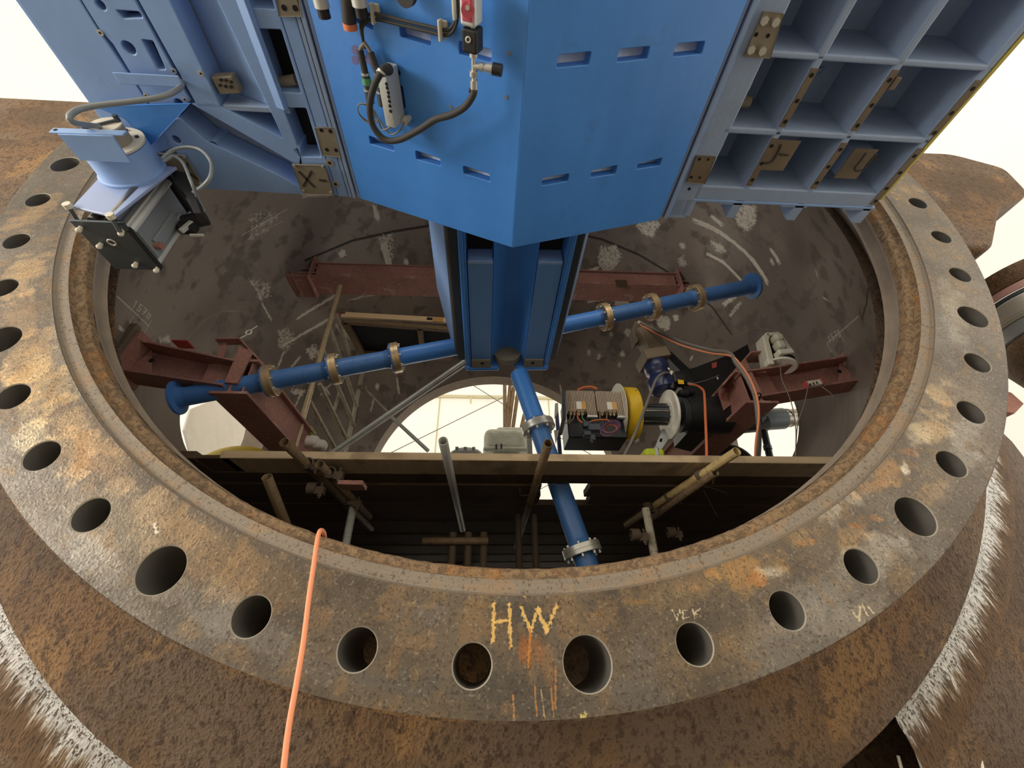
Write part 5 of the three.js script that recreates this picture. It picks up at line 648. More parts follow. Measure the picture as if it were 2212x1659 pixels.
    part(c, 'rating_plate', box(0.078, 0.07, 0.004, [x0 + (x1 - x0) * (i ? 0.5 : 0.48), low + 0.045, zf + 0.003], 0.001), M.white); part(c, 'rating_print', box(0.036, 0.066, 0.002, [x0 + (x1 - x0) * (i ? 0.5 : 0.48) + 0.02, low + 0.045, zf + 0.006], 0.0005), M.labelOrange);
    part(c, 'foot_bar', box((x1 - x0) * 0.36, 0.016, 0.03, [x0 + (x1 - x0) * 0.83, low - 0.05, zf - 0.012], 0.002), M.alu);
    for (const q of i ? [0.13, 0.42, 0.55] : [0.1, 0.22, 0.38, 0.5]) part(c, 'terminal', [rod([x0 + (x1 - x0) * q, low - 0.012, zf - 0.01], [x0 + (x1 - x0) * q, low - 0.04, zf - 0.01], 0.009, 8), new THREE.TorusGeometry(0.009, 0.004, 6, 12).translate(x0 + (x1 - x0) * q, low - 0.008, zf + 0.004)], M.brass);
  }
  part(du, 'connector_cluster', [box(0.1, 0.06, 0.06, [0.692,-0.733,-1.58], 0.01), box(0.07, 0.05, 0.05, [0.641,-0.706,-1.58], 0.01), box(0.04, 0.05, 0.04, [0.672,-0.815,-1.58], 0.008), box(0.06, 0.04, 0.05, [0.633,-0.784,-1.58], 0.01), rod([0.668,-0.811,-1.58], [0.663,-0.857,-1.58], 0.012, 8)], M.gunmetal);
}
for (const [pts, r, m, l] of [
  [[[0.585,-0.59,-1.6], [0.581,-0.649,-1.59], [0.622,-0.69,-1.58], [0.708,-0.665,-1.58], [0.799,-0.659,-1.58], [0.839,-0.687,-1.58]], 0.007, 'orangeDark', 'orange lead looping below the left controller'],
  [[[0.614,-0.59,-1.6], [0.618,-0.645,-1.59], [0.64,-0.686,-1.58]], 0.004, 'green', 'green lead below the left controller'], [[[0.526,-0.591,-1.6], [0.515,-0.65,-1.59], [0.477,-0.696,-1.58]], 0.005, 'gearbox', 'brown lead at the left end of the controllers'], [[[0.556,-0.591,-1.6], [0.545,-0.642,-1.59], [0.503,-0.692,-1.58]], 0.005, 'gearbox', 'second brown lead beside the first at the controllers'],
  [[[0.762,-0.587,-1.6], [0.752,-0.65,-1.59]], 0.005, 'gearbox', 'short brown lead below the right controller'], [[[0.818,-0.586,-1.6], [0.802,-0.658,-1.59]], 0.005, 'gearbox', 'short brown lead at the middle of the right controller'],
  [[[0.636,-0.312,-1.7], [0.69,-0.288,-1.7], [0.754,-0.282,-1.7], [0.795,-0.299,-1.7]], 0.012, 'orangeDark', 'orange cables bunched on top of the controllers']])
  single('cable', l, 'cable', hose(pts, r, 30, 8), M[m]);
{
  const coil = thing('cable_coil', 'coil of purple and orange cable hanging in front of the cream rim plate', 'cable coil', [0.806,-0.78,-1.56]);
  const c = [0.811,-0.745,-1.56]; for (let k = 0; k < 5; k++) part(coil, 'turn', new THREE.TorusGeometry(0.05 + k * 0.009, 0.006, 6, 28).scale(1.05, 0.62, 1).rotateZ(0.25 + k * 0.09).translate(c[0], c[1], c[2] + (k % 3) * 0.008), [M.orangeDark, M.purple, M.purple, M.gearbox, M.purple][k]);
}
{
  const g = thing('servo_motor', 'upright servo motor with brown gearbox and dark blue body beside the black bar', 'motor', [1.381,-0.271,-1.8]);
  part(g, 'gearbox', [basisBox([1.435,0.31,-1.85], [0.95, 0.3, 0], [-0.3, 0.95, 0], 0.17, 0.36, 0.17, 0.01)], M.gearbox); part(g, 'gearbox_flange', basisBox([1.393,0.096,-1.8], [0.97, 0.22, 0], [-0.22, 0.97, 0], 0.24, 0.11, 0.24, 0.012), M.gearbox);
  part(g, 'motor_body', lathe([[0.001, 0], [0.09, 0], [0.115, 0.02], [0.118, 0.12], [0.085, 0.155], [0.085, 0.19], [0.105, 0.21], [0.112, 0.27], [0.1, 0.31], [0.001, 0.31]], [1.415,-0.273,-1.78], [1.395,0.055,-1.78], 32, 0.8), M.navy, 'glossy dark blue motor');
  part(g, 'mount_plate', slab([[1.339,0.619], [1.364,0.571], [1.314,0.346], [1.28,0.311], [1.283,0.508]], -1.95, -1.85), M.plateBrown);
  part(g, 'nut', new THREE.SphereGeometry(0.02, 10, 8).translate(...[1.348,0.545,-1.8]), M.offWhite);
}
single('support_bar', 'flat black bar running down from the servo motor to the black housing', 'bar', [slab([[1.373,0.56], [1.473,0.563], [1.8,0.077], [1.704,0.053], [1.449,0.484], [1.359,0.458]].reverse(), -1.98, -1.92)], M.black);
{
  single('hose', 'brown flexible hose arching from the servo plate over the right bracket frame and down', 'hose', hose([[1.37,0.54,-1.8], [1.482,0.401,-1.75], [1.619,0.196,-1.65], [1.754,-0.006,-1.5], [1.794,-0.18,-1.32], [1.79,-0.309,-1.28], [1.814,-0.451,-1.26], [1.827,-0.601,-1.26], [1.819,-0.764,-1.3], [1.839,-0.899,-1.4], [1.839,-1.036,-1.5]], 0.016, 110, 10), M.hoseGrey, null);
  single('air_line', 'orange air line running beside the brown hose and down the right bracket frame', 'air line', hose([[1.342,0.498,-1.78], [1.457,0.336,-1.72], [1.592,0.134,-1.62], [1.724,-0.064,-1.47], [1.782,-0.223,-1.3], [1.807,-0.336,-1.26], [1.824,-0.493,-1.24], [1.819,-0.653,-1.24], [1.804,-0.794,-1.28], [1.794,-0.927,-1.38], [1.804,-1.044,-1.48]], 0.008, 110, 8), M.orange);
  single('air_line', 'orange air line hanging straight down in front of the right bracket frame', 'air line', hose([[1.588,-0.26,-1.66], [1.556,-0.377,-1.5], [1.473,-0.548,-1.3], [1.416,-0.665,-1.22], [1.369,-0.826,-1.2], [1.328,-1,-1.2], [1.287,-1.163,-1.2]], 0.009, 60, 8), M.orangeDark);
  single('hose', 'grey hose curving from the gauge down past the yellow drum', 'hose', hose([[1.445,-0.135,-1.68], [1.353,-0.197,-1.6], [1.259,-0.293,-1.55], [1.171,-0.439,-1.5], [1.05,-0.657,-1.45], [0.923,-0.884,-1.42], [0.792,-1.087,-1.4]], 0.012, 70, 8), M.hoseGrey);
  for (const [p, l] of [[[[2.184,-0.243,-1.3], [2.108,-0.43,-1.28], [2.096,-0.561,-1.27], [2.075,-0.706,-1.26], [2.026,-0.892,-1.26], [1.959,-1.116,-1.3]], 'thin dark wire hanging from the white instrument'], [[[2.28,-0.522,-1.28], [2.183,-0.665,-1.26], [2.101,-0.781,-1.26], [2.043,-0.874,-1.26], [1.956,-1.116,-1.3]], 'thin grey wire hanging from the white clip'], [[[2.395,-0.507,-1.28], [2.431,-0.574,-1.27], [2.498,-0.635,-1.3]], 'thin wire from the white clip to the wall foot'], [[[2.443,-0.062,-1.4], [2.454,-0.134,-1.4], [2.451,-0.181,-1.4]], 'short thin wire right of the white instrument'], [[[1.621,-0.255,-1.66], [1.762,-0.205,-1.68], [1.904,-0.135,-1.7]], 'thin black wire across the black housing']])
    single('wire', l, 'wire', hose(p, 0.0035, 50, 6), M.hoseGrey);
  single('cable_tie', 'black cable tie round the brown hose on the right bracket frame', 'cable tie', new THREE.TorusGeometry(0.026, 0.005, 6, 20).rotateX(1.3).translate(...[1.844,-0.613,-1.26]), M.black);
  single('wire_tag', 'tiny white tag on the thin wire at the black housing', 'tag', box(0.012, 0.024, 0.008, [1.88,-0.171,-1.69]), M.white);
}
{
  const z = -1.4, g = thing('tracker_instrument', 'white measuring instrument with a tilting head on the right bracket frame', 'instrument', [2.265,-0.233,-1.4]);
  part(g, 'yoke_arm', slab([[2.178,0.051], [2.23,0.083], [2.243,0.054], [2.217,0.003], [2.187,-0.199], [2.137,-0.251], [2.126,-0.228]].reverse(), z - 0.08, z + 0.04, 0.008), M.offWhite);
  part(g, 'yoke_arm', slab([[2.322,0.092], [2.358,0.078], [2.386,-0.08], [2.381,-0.161], [2.338,-0.181], [2.345,-0.081], [2.322,0.026]].reverse(), z - 0.08, z + 0.04, 0.008), M.offWhite);
  part(g, 'yoke_top', slab([[2.217,0.083], [2.341,0.097], [2.337,0.067], [2.217,0.048]].reverse(), z - 0.08, z + 0.04, 0.004), M.offWhite);
  part(g, 'dark_core', slab([[2.241,0.07], [2.356,0.084], [2.358,-0.142], [2.218,-0.179]].reverse(), z - 0.1, z - 0.02, 0.004), M.black);
  part(g, 'head', [basisBox([2.293,0.018,-1.37], [1, 0.15, 0], [-0.15, 1, 0], 0.085, 0.075, 0.1, 0.03), basisBox([2.286,-0.056,-1.37], [1, 0.1, 0], [-0.1, 1, 0], 0.07, 0.075, 0.09, 0.02)], M.offWhite, 'rounded tilting head');
  part(g, 'front_cover', basisBox([2.278,-0.148,-1.35], [1, 0.12, 0], [-0.12, 1, 0], 0.13, 0.05, 0.08, 0.012), M.white);
  part(g, 'turntable', lathe([[0.001, 0], [0.07, 0], [0.075, 0.01], [0.075, 0.03], [0.06, 0.036], [0.001, 0.036]], [2.297,-0.2,-1.4], [2.306,-0.157,-1.4], 28), M.black);
  part(g, 'base', [lathe([[0.001, 0], [0.1, 0], [0.11, 0.012], [0.001, 0.02]], [2.262,-0.242,-1.4], [2.272,-0.214,-1.4], 28), box(0.05, 0.05, 0.06, [2.125,-0.242,-1.36], 0.008)], M.white);
}
{
  const g = thing('clip_box', 'small white box with red ends on the lower flange of the right bracket', 'box', [2.376,-0.48,-1.33]), u = [1, 0.18, 0], up = [-0.18, 1, 0];
  part(g, 'body', basisBox([2.379,-0.457,-1.32], u, up, 0.115, 0.045, 0.04), M.offWhite);
  for (const p of [[2.313,-0.471,-1.32], [2.446,-0.438,-1.32]]) part(g, 'end_cap', basisBox(p, u, up, 0.012, 0.05, 0.044), M.redTag);
  for (const p of [[2.33,-0.479,-1.3], [2.359,-0.47,-1.3], [2.389,-0.461,-1.3]]) part(g, 'clip', box(0.01, 0.02, 0.012, p, 0.003), M.black);
}
{ // worker behind the boards: only the hi-vis sleeve shows
  single('hi_vis_jacket', 'bit of yellow hi-vis jacket with a grey band showing above the front board', 'jacket', [box(0.16, 0.08, 0.16, [1.151,-0.904,-1.7], 0.035)], M.hiVis);
  single('reflective_strip', 'grey reflective strip on the yellow hi-vis jacket above the front board', 'strip', [box(0.045, 0.086, 0.165, [1.166,-0.9,-1.7], 0.02)], M.silverPost);
}

// ---------- seen through the side ports and the rear bore ----------
{
  const X = -4.6;
  single('tarpaulin', 'dirty grey tarpaulin hanging outside the left side port', 'tarpaulin', plate([X, 0, 0], [0, 0, 1], [0, 1, 0], [[-4.6,0.991,-4.518], [-4.6,1.451,-4.959], [-4.6,2.846,-6.888], [-4.6,0.762,-8.912], [-4.6,-0.21,-5.564], [-4.6,0.407,-4.92], [-4.6,0.665,-4.579]].map((p) => p), [], 0.03, 0.002), M.grimySheet);
  const g = thing('yellow_disc', 'large perforated yellow disc standing in the left side port', 'disc', [-2.587,-0.796,-2.9]), c = [-2.641,-0.636,-2.9], n = V([0.25, 0.35, 0.9]).normalize().toArray();
  part(g, 'disc', lathe([[0.001, 0.1], [0.15, 0.095], [0.28, 0.07], [0.36, 0.03], [0.4, 0], [0.4, -0.03], [0.001, -0.03]], c, add3(c, n, 0.1), 48, 1.2), M.yellowDisc);
}
{
  const z = -2.75, g = thing('hydraulic_actuator', 'dark actuator with chrome band and black leg in the right side port', 'actuator', [2.947,-0.516,-2.75]);
  part(g, 'barrel', rod([2.866,-0.01,-2.75], [3.2,0.019,-2.75], 0.12, 28), M.gunmetal); part(g, 'taper', rod([2.673,-0.111,-2.75], [2.943,-0.02,-2.75], 0.06, 24, 0.12), M.black);
  part(g, 'chrome_band', [rod([3.203,0.025,-2.75], [3.359,0.034,-2.75], 0.1, 28), rod([3.257,0.026,-2.75], [3.276,0.032,-2.75], 0.107, 28)], M.chromeBar, 'shiny chrome band');
  part(g, 'leg', rod([2.891,-0.161,-2.7], [2.83,-0.588,-2.7], 0.035, 16), M.black); part(g, 'leg_ring', rod([2.863,-0.343,-2.7], [2.858,-0.386,-2.7], 0.042, 16), M.gunmetal);
  single('curved_guard', 'black curved guard with a grey band left of the actuator leg', 'guard', [new THREE.TorusGeometry(0.2, 0.05, 10, 30, 2.2).rotateZ(0.3).translate(...[2.354,-0.632,-2.6])], M.black);
}
{
  [[[0.228,2.977,-6.5], [0.232,1.537,-6.5], 'first'], [[0.362,2.955,-6.5], [0.252,1.642,-6.5], 'second'], [[0.431,2.761,-6.5], [0.279,1.538,-6.5], 'third'], [[0.521,2.643,-6.5], [0.365,1.539,-6.5], 'fourth'], [[0.646,2.081,-6.5], [0.495,1.437,-6.5], 'fifth']].forEach(([a, b, n]) => {
    const L = V(b).sub(V(a)); const e = add3(b, L.toArray(), (-3.9 - b[1]) / L.y); single('leaning_tube', n + ' from the left of the brown tubes leaning behind the bottom pipe leg', 'tube', rod(a, e, 0.04, 12), M.tubeDark, null); });
  const g = thing('covered_machine', 'machine under a creased pale grey cover behind the front board', 'machine', [0.235,1.004,-6.2]), c = [0.227,1.225,-6.2];
  part(g, 'cover', [box(0.84, 0.5, 0.6, c, 0.14), box(0.6, 0.2, 0.5, add3(c, [0.1, 0.2, 0]), 0.09), box(0.86, 0.1, 0.62, add3(c, [0, -0.2, 0]), 0.05)], M.coverCloth); part(g, 'pedestal', box(0.5, c[1] + 3.9 - 0.2, 0.4, [c[0], (c[1] - 0.2 - 3.9) / 2, c[2]]), M.coverCloth);
  for (const p of [[0.041,1.049,-5.88], [0.135,1.06,-5.88]]) part(g, 'slot', box(0.03, 0.1, 0.02, p), M.black);
  single('flange_cap', 'grey round cap with bolts just above the front board', 'cap', [lathe([[0.001, 0.06], [0.2, 0.05], [0.25, 0.02], [0.26, 0]], [-0.43,0.209,-4.4], add3([-0.43,0.209,-4.4], [0, 0.035, 0.05]), 32), ...[-0.12, 0, 0.12].map((x) => rod(add3([-0.439,0.306,-4.36], [x, 0, 0]), add3([-0.439,0.306,-4.36], [x, 0.03, 0.03]), 0.025, 8)), rod([-0.43,0.209,-4.4], [[-0.43,0.209,-4.4][0], -3.9, -4.4], 0.15, 16)], M.silverPost);
  single('blue_post', 'slim dark blue post right of the bottom pipe leg', 'post', bar([[1.163,1.627,-5.6][0], -3.9, -5.6], [1.163,1.627,-5.6], 0.07, 0.07, [0, 0, 1]), M.navy);
  single('silver_post', 'short silver post right of the covered machine', 'post', bar([[0.628,1.112,-5.6][0], -3.9, -5.6], [0.628,1.112,-5.6], 0.09, 0.09, [0, 0, 1]), M.silverPost);
}

// ---------- outside, right of the flange ----------
{
  const c = [4.247,-0.061,-0.95], g = thing('trunnion_pin', 'stacked steel trunnion pin with a pink band right of the flange', 'pin', [c[0], c[1] - 0.35, c[2]]), yy = (p) => p, at = (y) => [c[0], c[1] + y, c[2]], R = 0.4;
  part(g, 'collar', lathe([[R - 0.05, 0.2], [R + 0.01, 0.22], [R + 0.02, 0.27], [R + 0.02, 0.34], [R, 0.37], [R - 0.1, 0.38]], at(0), at(0.4), 48).translate(0, 0.2 - 0.2, 0), M.rustShell);
  part(g, 'pink_band', lathe([[R, 0], [R + 0.006, 0.005], [R + 0.006, 0.055], [R, 0.06]], at(0.155), at(0.215), 48), M.pinkBand); part(g, 'grey_ring', lathe([[R - 0.01, 0], [R + 0.004, 0.004], [R + 0.004, 0.03], [R - 0.01, 0.034]], at(0.12), at(0.154), 48), M.gunmetal);
  part(g, 'steel_sleeve', lathe([[R - 0.015, 0], [R, 0.004], [R, 0.124], [R - 0.015, 0.128]], at(-0.01), at(0.118), 48), M.steel, 'bright heat-tinted steel sleeve');
  part(g, 'bright_ring', lathe([[R - 0.01, 0], [R + 0.012, 0.004], [R + 0.012, 0.012], [R, 0.018], [R + 0.012, 0.024], [R + 0.012, 0.034], [R - 0.01, 0.038]], at(-0.05), at(-0.012), 48), M.steel); part(g, 'lower_sleeve', lathe([[R - 0.01, 0], [R, 0.004], [R, 0.1], [R - 0.01, 0.104]], at(-0.155), at(-0.052), 48), M.greyBand);
  for (const [t, y] of [[2.55, 0.06], [2.5, -0.1]]) part(g, 'pin_hole', disc([c[0] + Math.cos(t) * R * 0.998, c[1] + y, c[2] + Math.sin(t) * R * 0.998], [Math.cos(t), 0, Math.sin(t)], 0.014, 0.003, 12), M.dark);
  part(g, 'pin_foot', lathe([[0.001, 0], [0.25, 0.02], [0.38, 0.12], [0.42, 0.25], [0.41, 0.36], [0.38, 0.4], [0.001, 0.4]], at(-0.55), at(-0.15), 40, 1), M.rustShell, 'rough rusty foot under the sleeves');
}
single('truss_tube', 'grey aluminium truss beam behind the right edge of the flange', 'beam', bar([3.223,-1.307,-1.3], [4.147,-0.971,-1.3], 0.14, 0.14, [0, 1, 0.2], 0.02), M.silverPost);
single('red_bracket', 'dark red steel bracket showing past the right edge of the flange', 'bracket', [slab([[3.688,-0.542], [3.791,-0.58], [3.822,-0.676], [3.689,-0.76], [3.557,-0.731]].reverse(), -1.5, -1.2)], M.redOxide);
single('guy_pole', 'thin pale tent pole crossing below the trunnion pin at the right edge', 'pole', rod([4.721,0.09,-1.6], [4.646,-0.464,-1.6], 0.02, 12), M.tentPole);
for (const [a, b, l] of [[[4.093,-0.851,-1.8], [4.321,-1.05,-1.8], 'upper thin wire above the truss beam at the right edge'], [[3.879,-1.222,-1.8], [4.221,-1.184,-1.8], 'lower thin wire below the truss beam at the right edge']]) single('guy_wire', l, 'wire', rod(a, b, 0.012, 8), M.tentPole);
// chalk tally on the lower shell
for (const [a, b, n] of [[[1.45,-2.514,-0.75], [1.441,-2.563,-0.75], 'first'], [[1.528,-2.497,-0.75], [1.523,-2.562,-0.75], 'second'], [[1.585,-2.514,-0.75], [1.597,-2.564,-0.75], 'third'], [[1.684,-2.519,-0.75], [1.691,-2.566,-0.75], 'fourth'], [[1.774,-2.516,-0.75], [1.756,-2.568,-0.75], 'fifth']]) { const o = part(valve, 'chalk_stroke', rod(a, b, 0.006, 6), M.white); }

// ---------- scanner hung from the left arm ----------
{
  const g = thing('belt_scanner', 'scanner box with blue barrel and channel bracket hanging from the left arm', 'scanner', [-1.69, -0.69, 0.2]);
  part(g, 'mount_plate', slab([[-1.809,-0.633], [-1.625,-0.684], [-1.533,-0.321], [-1.806,-0.308]].reverse(), 0.108, 0.12), M.lightBlue, 'pale shiny mounting plate');
  const c = [-1.69, -0.375];
  part(g, 'barrel', lathe([[0.13, 0], [0.13, 0.01], [0.122, 0.014], [0.12, 0.018], [0.118, 0.115], [0.1, 0.12], [0.07, 0.12]], [c[0], c[1], 0.12], [c[0], c[1], 0.24], 40), M.blueArm);
  part(g, 'barrel_ring', lathe([[0.07, 0], [0.119, 0], [0.119, 0.008], [0.07, 0.008], [0.07, 0]], [c[0], c[1], 0.24], [c[0], c[1], 0.248], 40), M.offWhite, 'cream end ring'); part(g, 'motor', rod([c[0] + 0.02, c[1], 0.16], [c[0] + 0.02, c[1], 0.31], 0.058, 28), M.steelDull);
  part(g, 'motor_cap', rod([c[0] + 0.02, c[1], 0.31], [c[0] + 0.02, c[1], 0.316], 0.06, 28), M.offWhite); part(g, 'motor_strap', [bar([c[0] - 0.03, c[1] - 0.04, 0.322], [c[0] + 0.06, c[1] + 0.03, 0.322], 0.012, 0.008, [0, 0, 1]), disc([c[0] - 0.03, c[1] - 0.04, 0.31], [0, 0, 1], 0.01, 0.03, 8), disc([c[0] + 0.06, c[1] + 0.03, 0.31], [0, 0, 1], 0.01, 0.03, 8)], M.gunmetal);
  for (const t of [0.5, 1.4, 5.2]) part(g, 'ring_screw', disc([c[0] + Math.cos(t) * 0.092, c[1] + Math.sin(t) * 0.092, 0.248], [0, 0, 1], 0.008, 0.006, 6), M.black);
  // box behind the plate: aluminium body between black end plates
  const x0 = -1.8, x1 = -1.605, y0 = -0.69, y1 = -0.31, zf = 0.07, zb = -0.13;
  part(g, 'scanner_body', box(x1 - x0 - 0.02, y1 - y0 - 0.03, zf - zb, [(x0 + x1) / 2, (y0 + y1) / 2, (zf + zb) / 2], 0.006), M.alu);
  part(g, 'glass_cover', box(0.008, y1 - y0 - 0.06, zf - zb - 0.05, [x1 - 0.004, (y0 + y1) / 2, (zf + zb) / 2 - 0.01], 0.003), M.greyBand);
  part(g, 'body_rail', [rod([x1, y0 + 0.01, zf - 0.02], [x1, y1 - 0.02, zf - 0.02], 0.014, 16), box(0.012, y1 - y0 - 0.02, 0.02, [x1, (y0 + y1) / 2, zb + 0.012], 0.004)], M.alu);
  part(g, 'roller', [rod([x1 - 0.04, y0 + 0.01, zf + 0.02], [x1 - 0.02, y1 + 0.02, zf + 0.03], 0.03, 24), rod([x0 + 0.06, y0 + 0.02, zf + 0.01], [x0 + 0.06, y1, zf + 0.01], 0.02, 20)], M.chromeBar, 'bright roller');
  part(g, 'end_plate', box(x1 - x0 + 0.01, 0.012, zf - zb + 0.05, [(x0 + x1) / 2, y0, (zf + zb) / 2 + 0.005], 0.004), M.gunmetal, 'dark lower end plate'); part(g, 'end_plate', box(x1 - x0 + 0.02, 0.02, zf - zb + 0.06, [(x0 + x1) / 2, y1, (zf + zb) / 2], 0.006), M.black);
  part(g, 'end_edge', bar([x1 + 0.004, y0, zf], [x1 + 0.004, y0, zb - 0.01], 0.012, 0.02, [0, 1, 0]), M.black);
  for (const [x, z] of [[x0 + 0.02, zf], [x1 - 0.02, zf - 0.01], [x0 + 0.04, zf - 0.08], [x1 - 0.08, zb + 0.02], [x1 - 0.005, zb - 0.005]]) part(g, 'end_bolt', [rod([x, y0, z], [x, y0 - 0.022, z], 0.008, 8), new THREE.SphereGeometry(0.011, 10, 8).translate(x, y0 - 0.024, z)], M.offWhite, 'white-tipped bolt');
  part(g, 'end_bore', new THREE.TorusGeometry(0.014, 0.004, 8, 20).rotateX(Math.PI / 2).translate(-1.71, y0 - 0.007, 0.0), M.steel);
  for (const p of [[-1.815, -0.64], [-1.625, -0.695]]) { part(g, 'standoff', [rod([p[0], p[1], 0.13], [p[0] + 0.005, p[1] - 0.02, 0.07], 0.008, 8)], M.gunmetal); part(g, 'standoff_head', disc([p[0], p[1], 0.12], [0, 0, 1], 0.015, 0.018, 16), M.offWhite); }
  part(g, 'warning_label', box(0.002, 0.09, 0.022, [x1 + 0.001, -0.55, -0.055], 0.0005), M.yellow); part(g, 'sensor', [box(0.014, 0.2, 0.05, [x1 + 0.006, -0.53, -0.06], 0.004), box(0.02, 0.04, 0.03, [x1 + 0.01, -0.42, -0.075], 0.006)], M.greyBand); part(g, 'knob', rod([x1, -0.63, -0.065], [x1 + 0.03, -0.63, -0.065], 0.016, 12), M.redOxide); part(g, 'clamp_lever', rod([x1 + 0.01, -0.43, -0.1], [x1 + 0.02, -0.36, -0.115], 0.007, 10), M.black);
  part(g, 'side_motor', [rod([-1.584,-0.423,-0.1], [-1.497,-0.375,-0.1], 0.035, 16), box(0.08, 0.05, 0.05, [-1.556,-0.456,-0.1], 0.012)], M.blackMatt); part(g, 'side_bracket', [bar([-1.554,-0.51,-0.08], [-1.53,-0.44,-0.08], 0.02, 0.02), bar([-1.504,-0.534,-0.08], [-1.444,-0.53,-0.08], 0.012, 0.012)], M.alu);
  part(g, 'black_guard', slab([[-1.584,-0.298], [-1.526,-0.308], [-1.4,-0.49], [-1.336,-0.599], [-1.366,-0.601], [-1.459,-0.46], [-1.53,-0.396]].reverse(), 0.04, 0.09), M.blackMatt);
  g.scale.setScalar(0.884); g.position.set(-1.507, -0.862, 0.321);   // the box is a size smaller and hangs just under the arm
  const hg = thing('scanner_hanger', 'grey-blue channel bracket and bright triangular plate that carry the scanner box', 'bracket', [-1.5, -0.6, 0.35]);
  const a = [-1.555,-0.705,0.45], b = [-1.379,-0.705,0.453], d = [-1.383,-0.705,0.363], e = [-1.551,-0.705,0.363];
  part(hg, 'channel_bracket', [plate([0, -0.705, 0], [1, 0, 0], [0, 0, 1], [a, b, d, e], [], 0.006, 0.001), bar([a[0] - 0.03, -0.69, a[2]], [b[0] + 0.03, -0.69, b[2]], 0.006, 0.03, [0, 1, 0])], M.blueArm, 'grey-blue channel bracket');
  for (const x of [a[0] - 0.015, a[0] + 0.1, b[0] + 0.015]) part(hg, 'bracket_hole', disc([x, -0.69, a[2] + 0.0035], [0, 0, 1], 0.006, 0.001, 8), M.dark);
  part(hg, 'hanger_plate', plate([0, -0.475, 0], [-1, 0, 0], [0, 0, 1], [[-1.563,-0.475,0.434], [-1.217,-0.475,0.46], [-1.451,-0.475,0.303], [-1.485,-0.475,0.395]], [], -0.008, 0.001), M.bluePaint, 'bright blue triangular hanger plate');
}
for (const [p, r, l] of [[[[-1.225,-0.441,0.52], [-1.209,-0.504,0.52], [-1.234,-0.566,0.52], [-1.298,-0.607,0.52], [-1.383,-0.643,0.52], [-1.443,-0.681,0.52], [-1.45,-0.734,0.52], [-1.454,-0.729,0.5], [-1.476,-0.662,0.46], [-1.49,-0.61,0.43]], 0.009, 'thick grey cable looping from the bracket arm to the scanner motor'], [[[-1.374,-0.566,0.3], [-1.35,-0.527,0.31], [-1.292,-0.517,0.32], [-1.234,-0.535,0.32], [-1.171,-0.61,0.32], [-1.151,-0.683,0.31], [-1.187,-0.696,0.28], [-1.273,-0.654,0.22]], 0.007, 'grey cable loop right of the scanner barrel'], [[[-1.362,-0.584,0.3], [-1.342,-0.55,0.3], [-1.291,-0.591,0.3], [-1.252,-0.656,0.28], [-1.245,-0.681,0.24], [-1.268,-0.667,0.15]], 0.006, 'dark cable running down the back of the scanner box']])
  single('cable', l, 'cable', hose(p, r, 70, 9), M.greyBand);

// ---------- hydraulic fittings and cables under the V cover ----------
single('hydraulic_hose', 'thick black hydraulic hose swinging below the left cover face', 'hose', hose([[-0.45,-0.633,0.661], [-0.458,-0.673,0.673], [-0.49,-0.681,0.634], [-0.519,-0.674,0.57], [-0.522,-0.672,0.51], [-0.491,-0.68,0.472], [-0.438,-0.692,0.479], [-0.362,-0.714,0.526], [-0.303,-0.734,0.57], [-0.249,-0.752,0.595], [-0.204,-0.766,0.627], [-0.179,-0.772,0.662], [-0.176,-0.769,0.679]], 0.0105, 120, 12), M.rubber);
{
  const g = thing('valve_chain', 'vertical chain of steel fittings with a red-handled ball valve and black block', 'valve', [-0.177,-0.768,0.78]), h = 0.066;
  part(g, 'tube', rod([-0.176,-0.769,0.863], [-0.176,-0.769,0.679], 0.0065, 12), M.steel);
  for (const [a, b, r] of [[[-0.178,-0.768,0.841], [-0.178,-0.768,0.83], 0.014], [[-0.176,-0.769,0.769], [-0.176,-0.769,0.756], 0.013], [[-0.176,-0.769,0.723], [-0.177,-0.768,0.709], 0.013]]) part(g, 'hex_nut', rod(a, b, r, 6), M.steel);
  part(g, 'ferrule', rod([-0.176,-0.769,0.7], [-0.176,-0.769,0.677], 0.011, 16), M.steel);
  part(g, 'flow_block', basisBox([-0.178,-0.761,0.793], [0.918, -0.397, 0], [0, 0, 1], 0.045, 0.055, 0.045, 0.006), M.black); part(g, 'flow_port', [new THREE.TorusGeometry(0.006, 0.002, 6, 14).rotateX(Math.PI / 2).translate(...[-0.189,-0.785,0.799])], M.white);
  part(g, 'ball_valve', basisBox([-0.18,-0.761,0.867], [0.918, -0.397, 0], [0, 0, 1], 0.045, 0.085, 0.05, 0.008), M.alu); part(g, 'valve_handle', [basisBox([-0.188,-0.795,0.87], [0.918, -0.397, 0], [0, 0, 1], 0.03, 0.06, 0.012, 0.005), rod([-0.188,-0.79,0.862], [-0.187,-0.805,0.866], 0.017, 16)], M.red, 'red valve handle'); part(g, 'handle_bolt', rod([-0.187,-0.801,0.869], [-0.187,-0.814,0.873], 0.006, 6), M.steel);
  part(g, 'branch', [rod([-0.175,-0.769,0.734], [-0.125,-0.784,0.736], 0.008, 12), rod([-0.159,-0.774,0.735], [-0.149,-0.776,0.734], 0.012, 6), rod([-0.141,-0.78,0.736], [-0.122,-0.785,0.736], 0.013, 6)], M.steel); part(g, 'coupling', rod([-0.122,-0.785,0.736], [-0.096,-0.791,0.735], 0.0155, 18), M.black);
  part(g, 'plug', rod([-0.186,-0.764,0.672], [-0.19,-0.763,0.666], 0.005, 8), M.black);
}
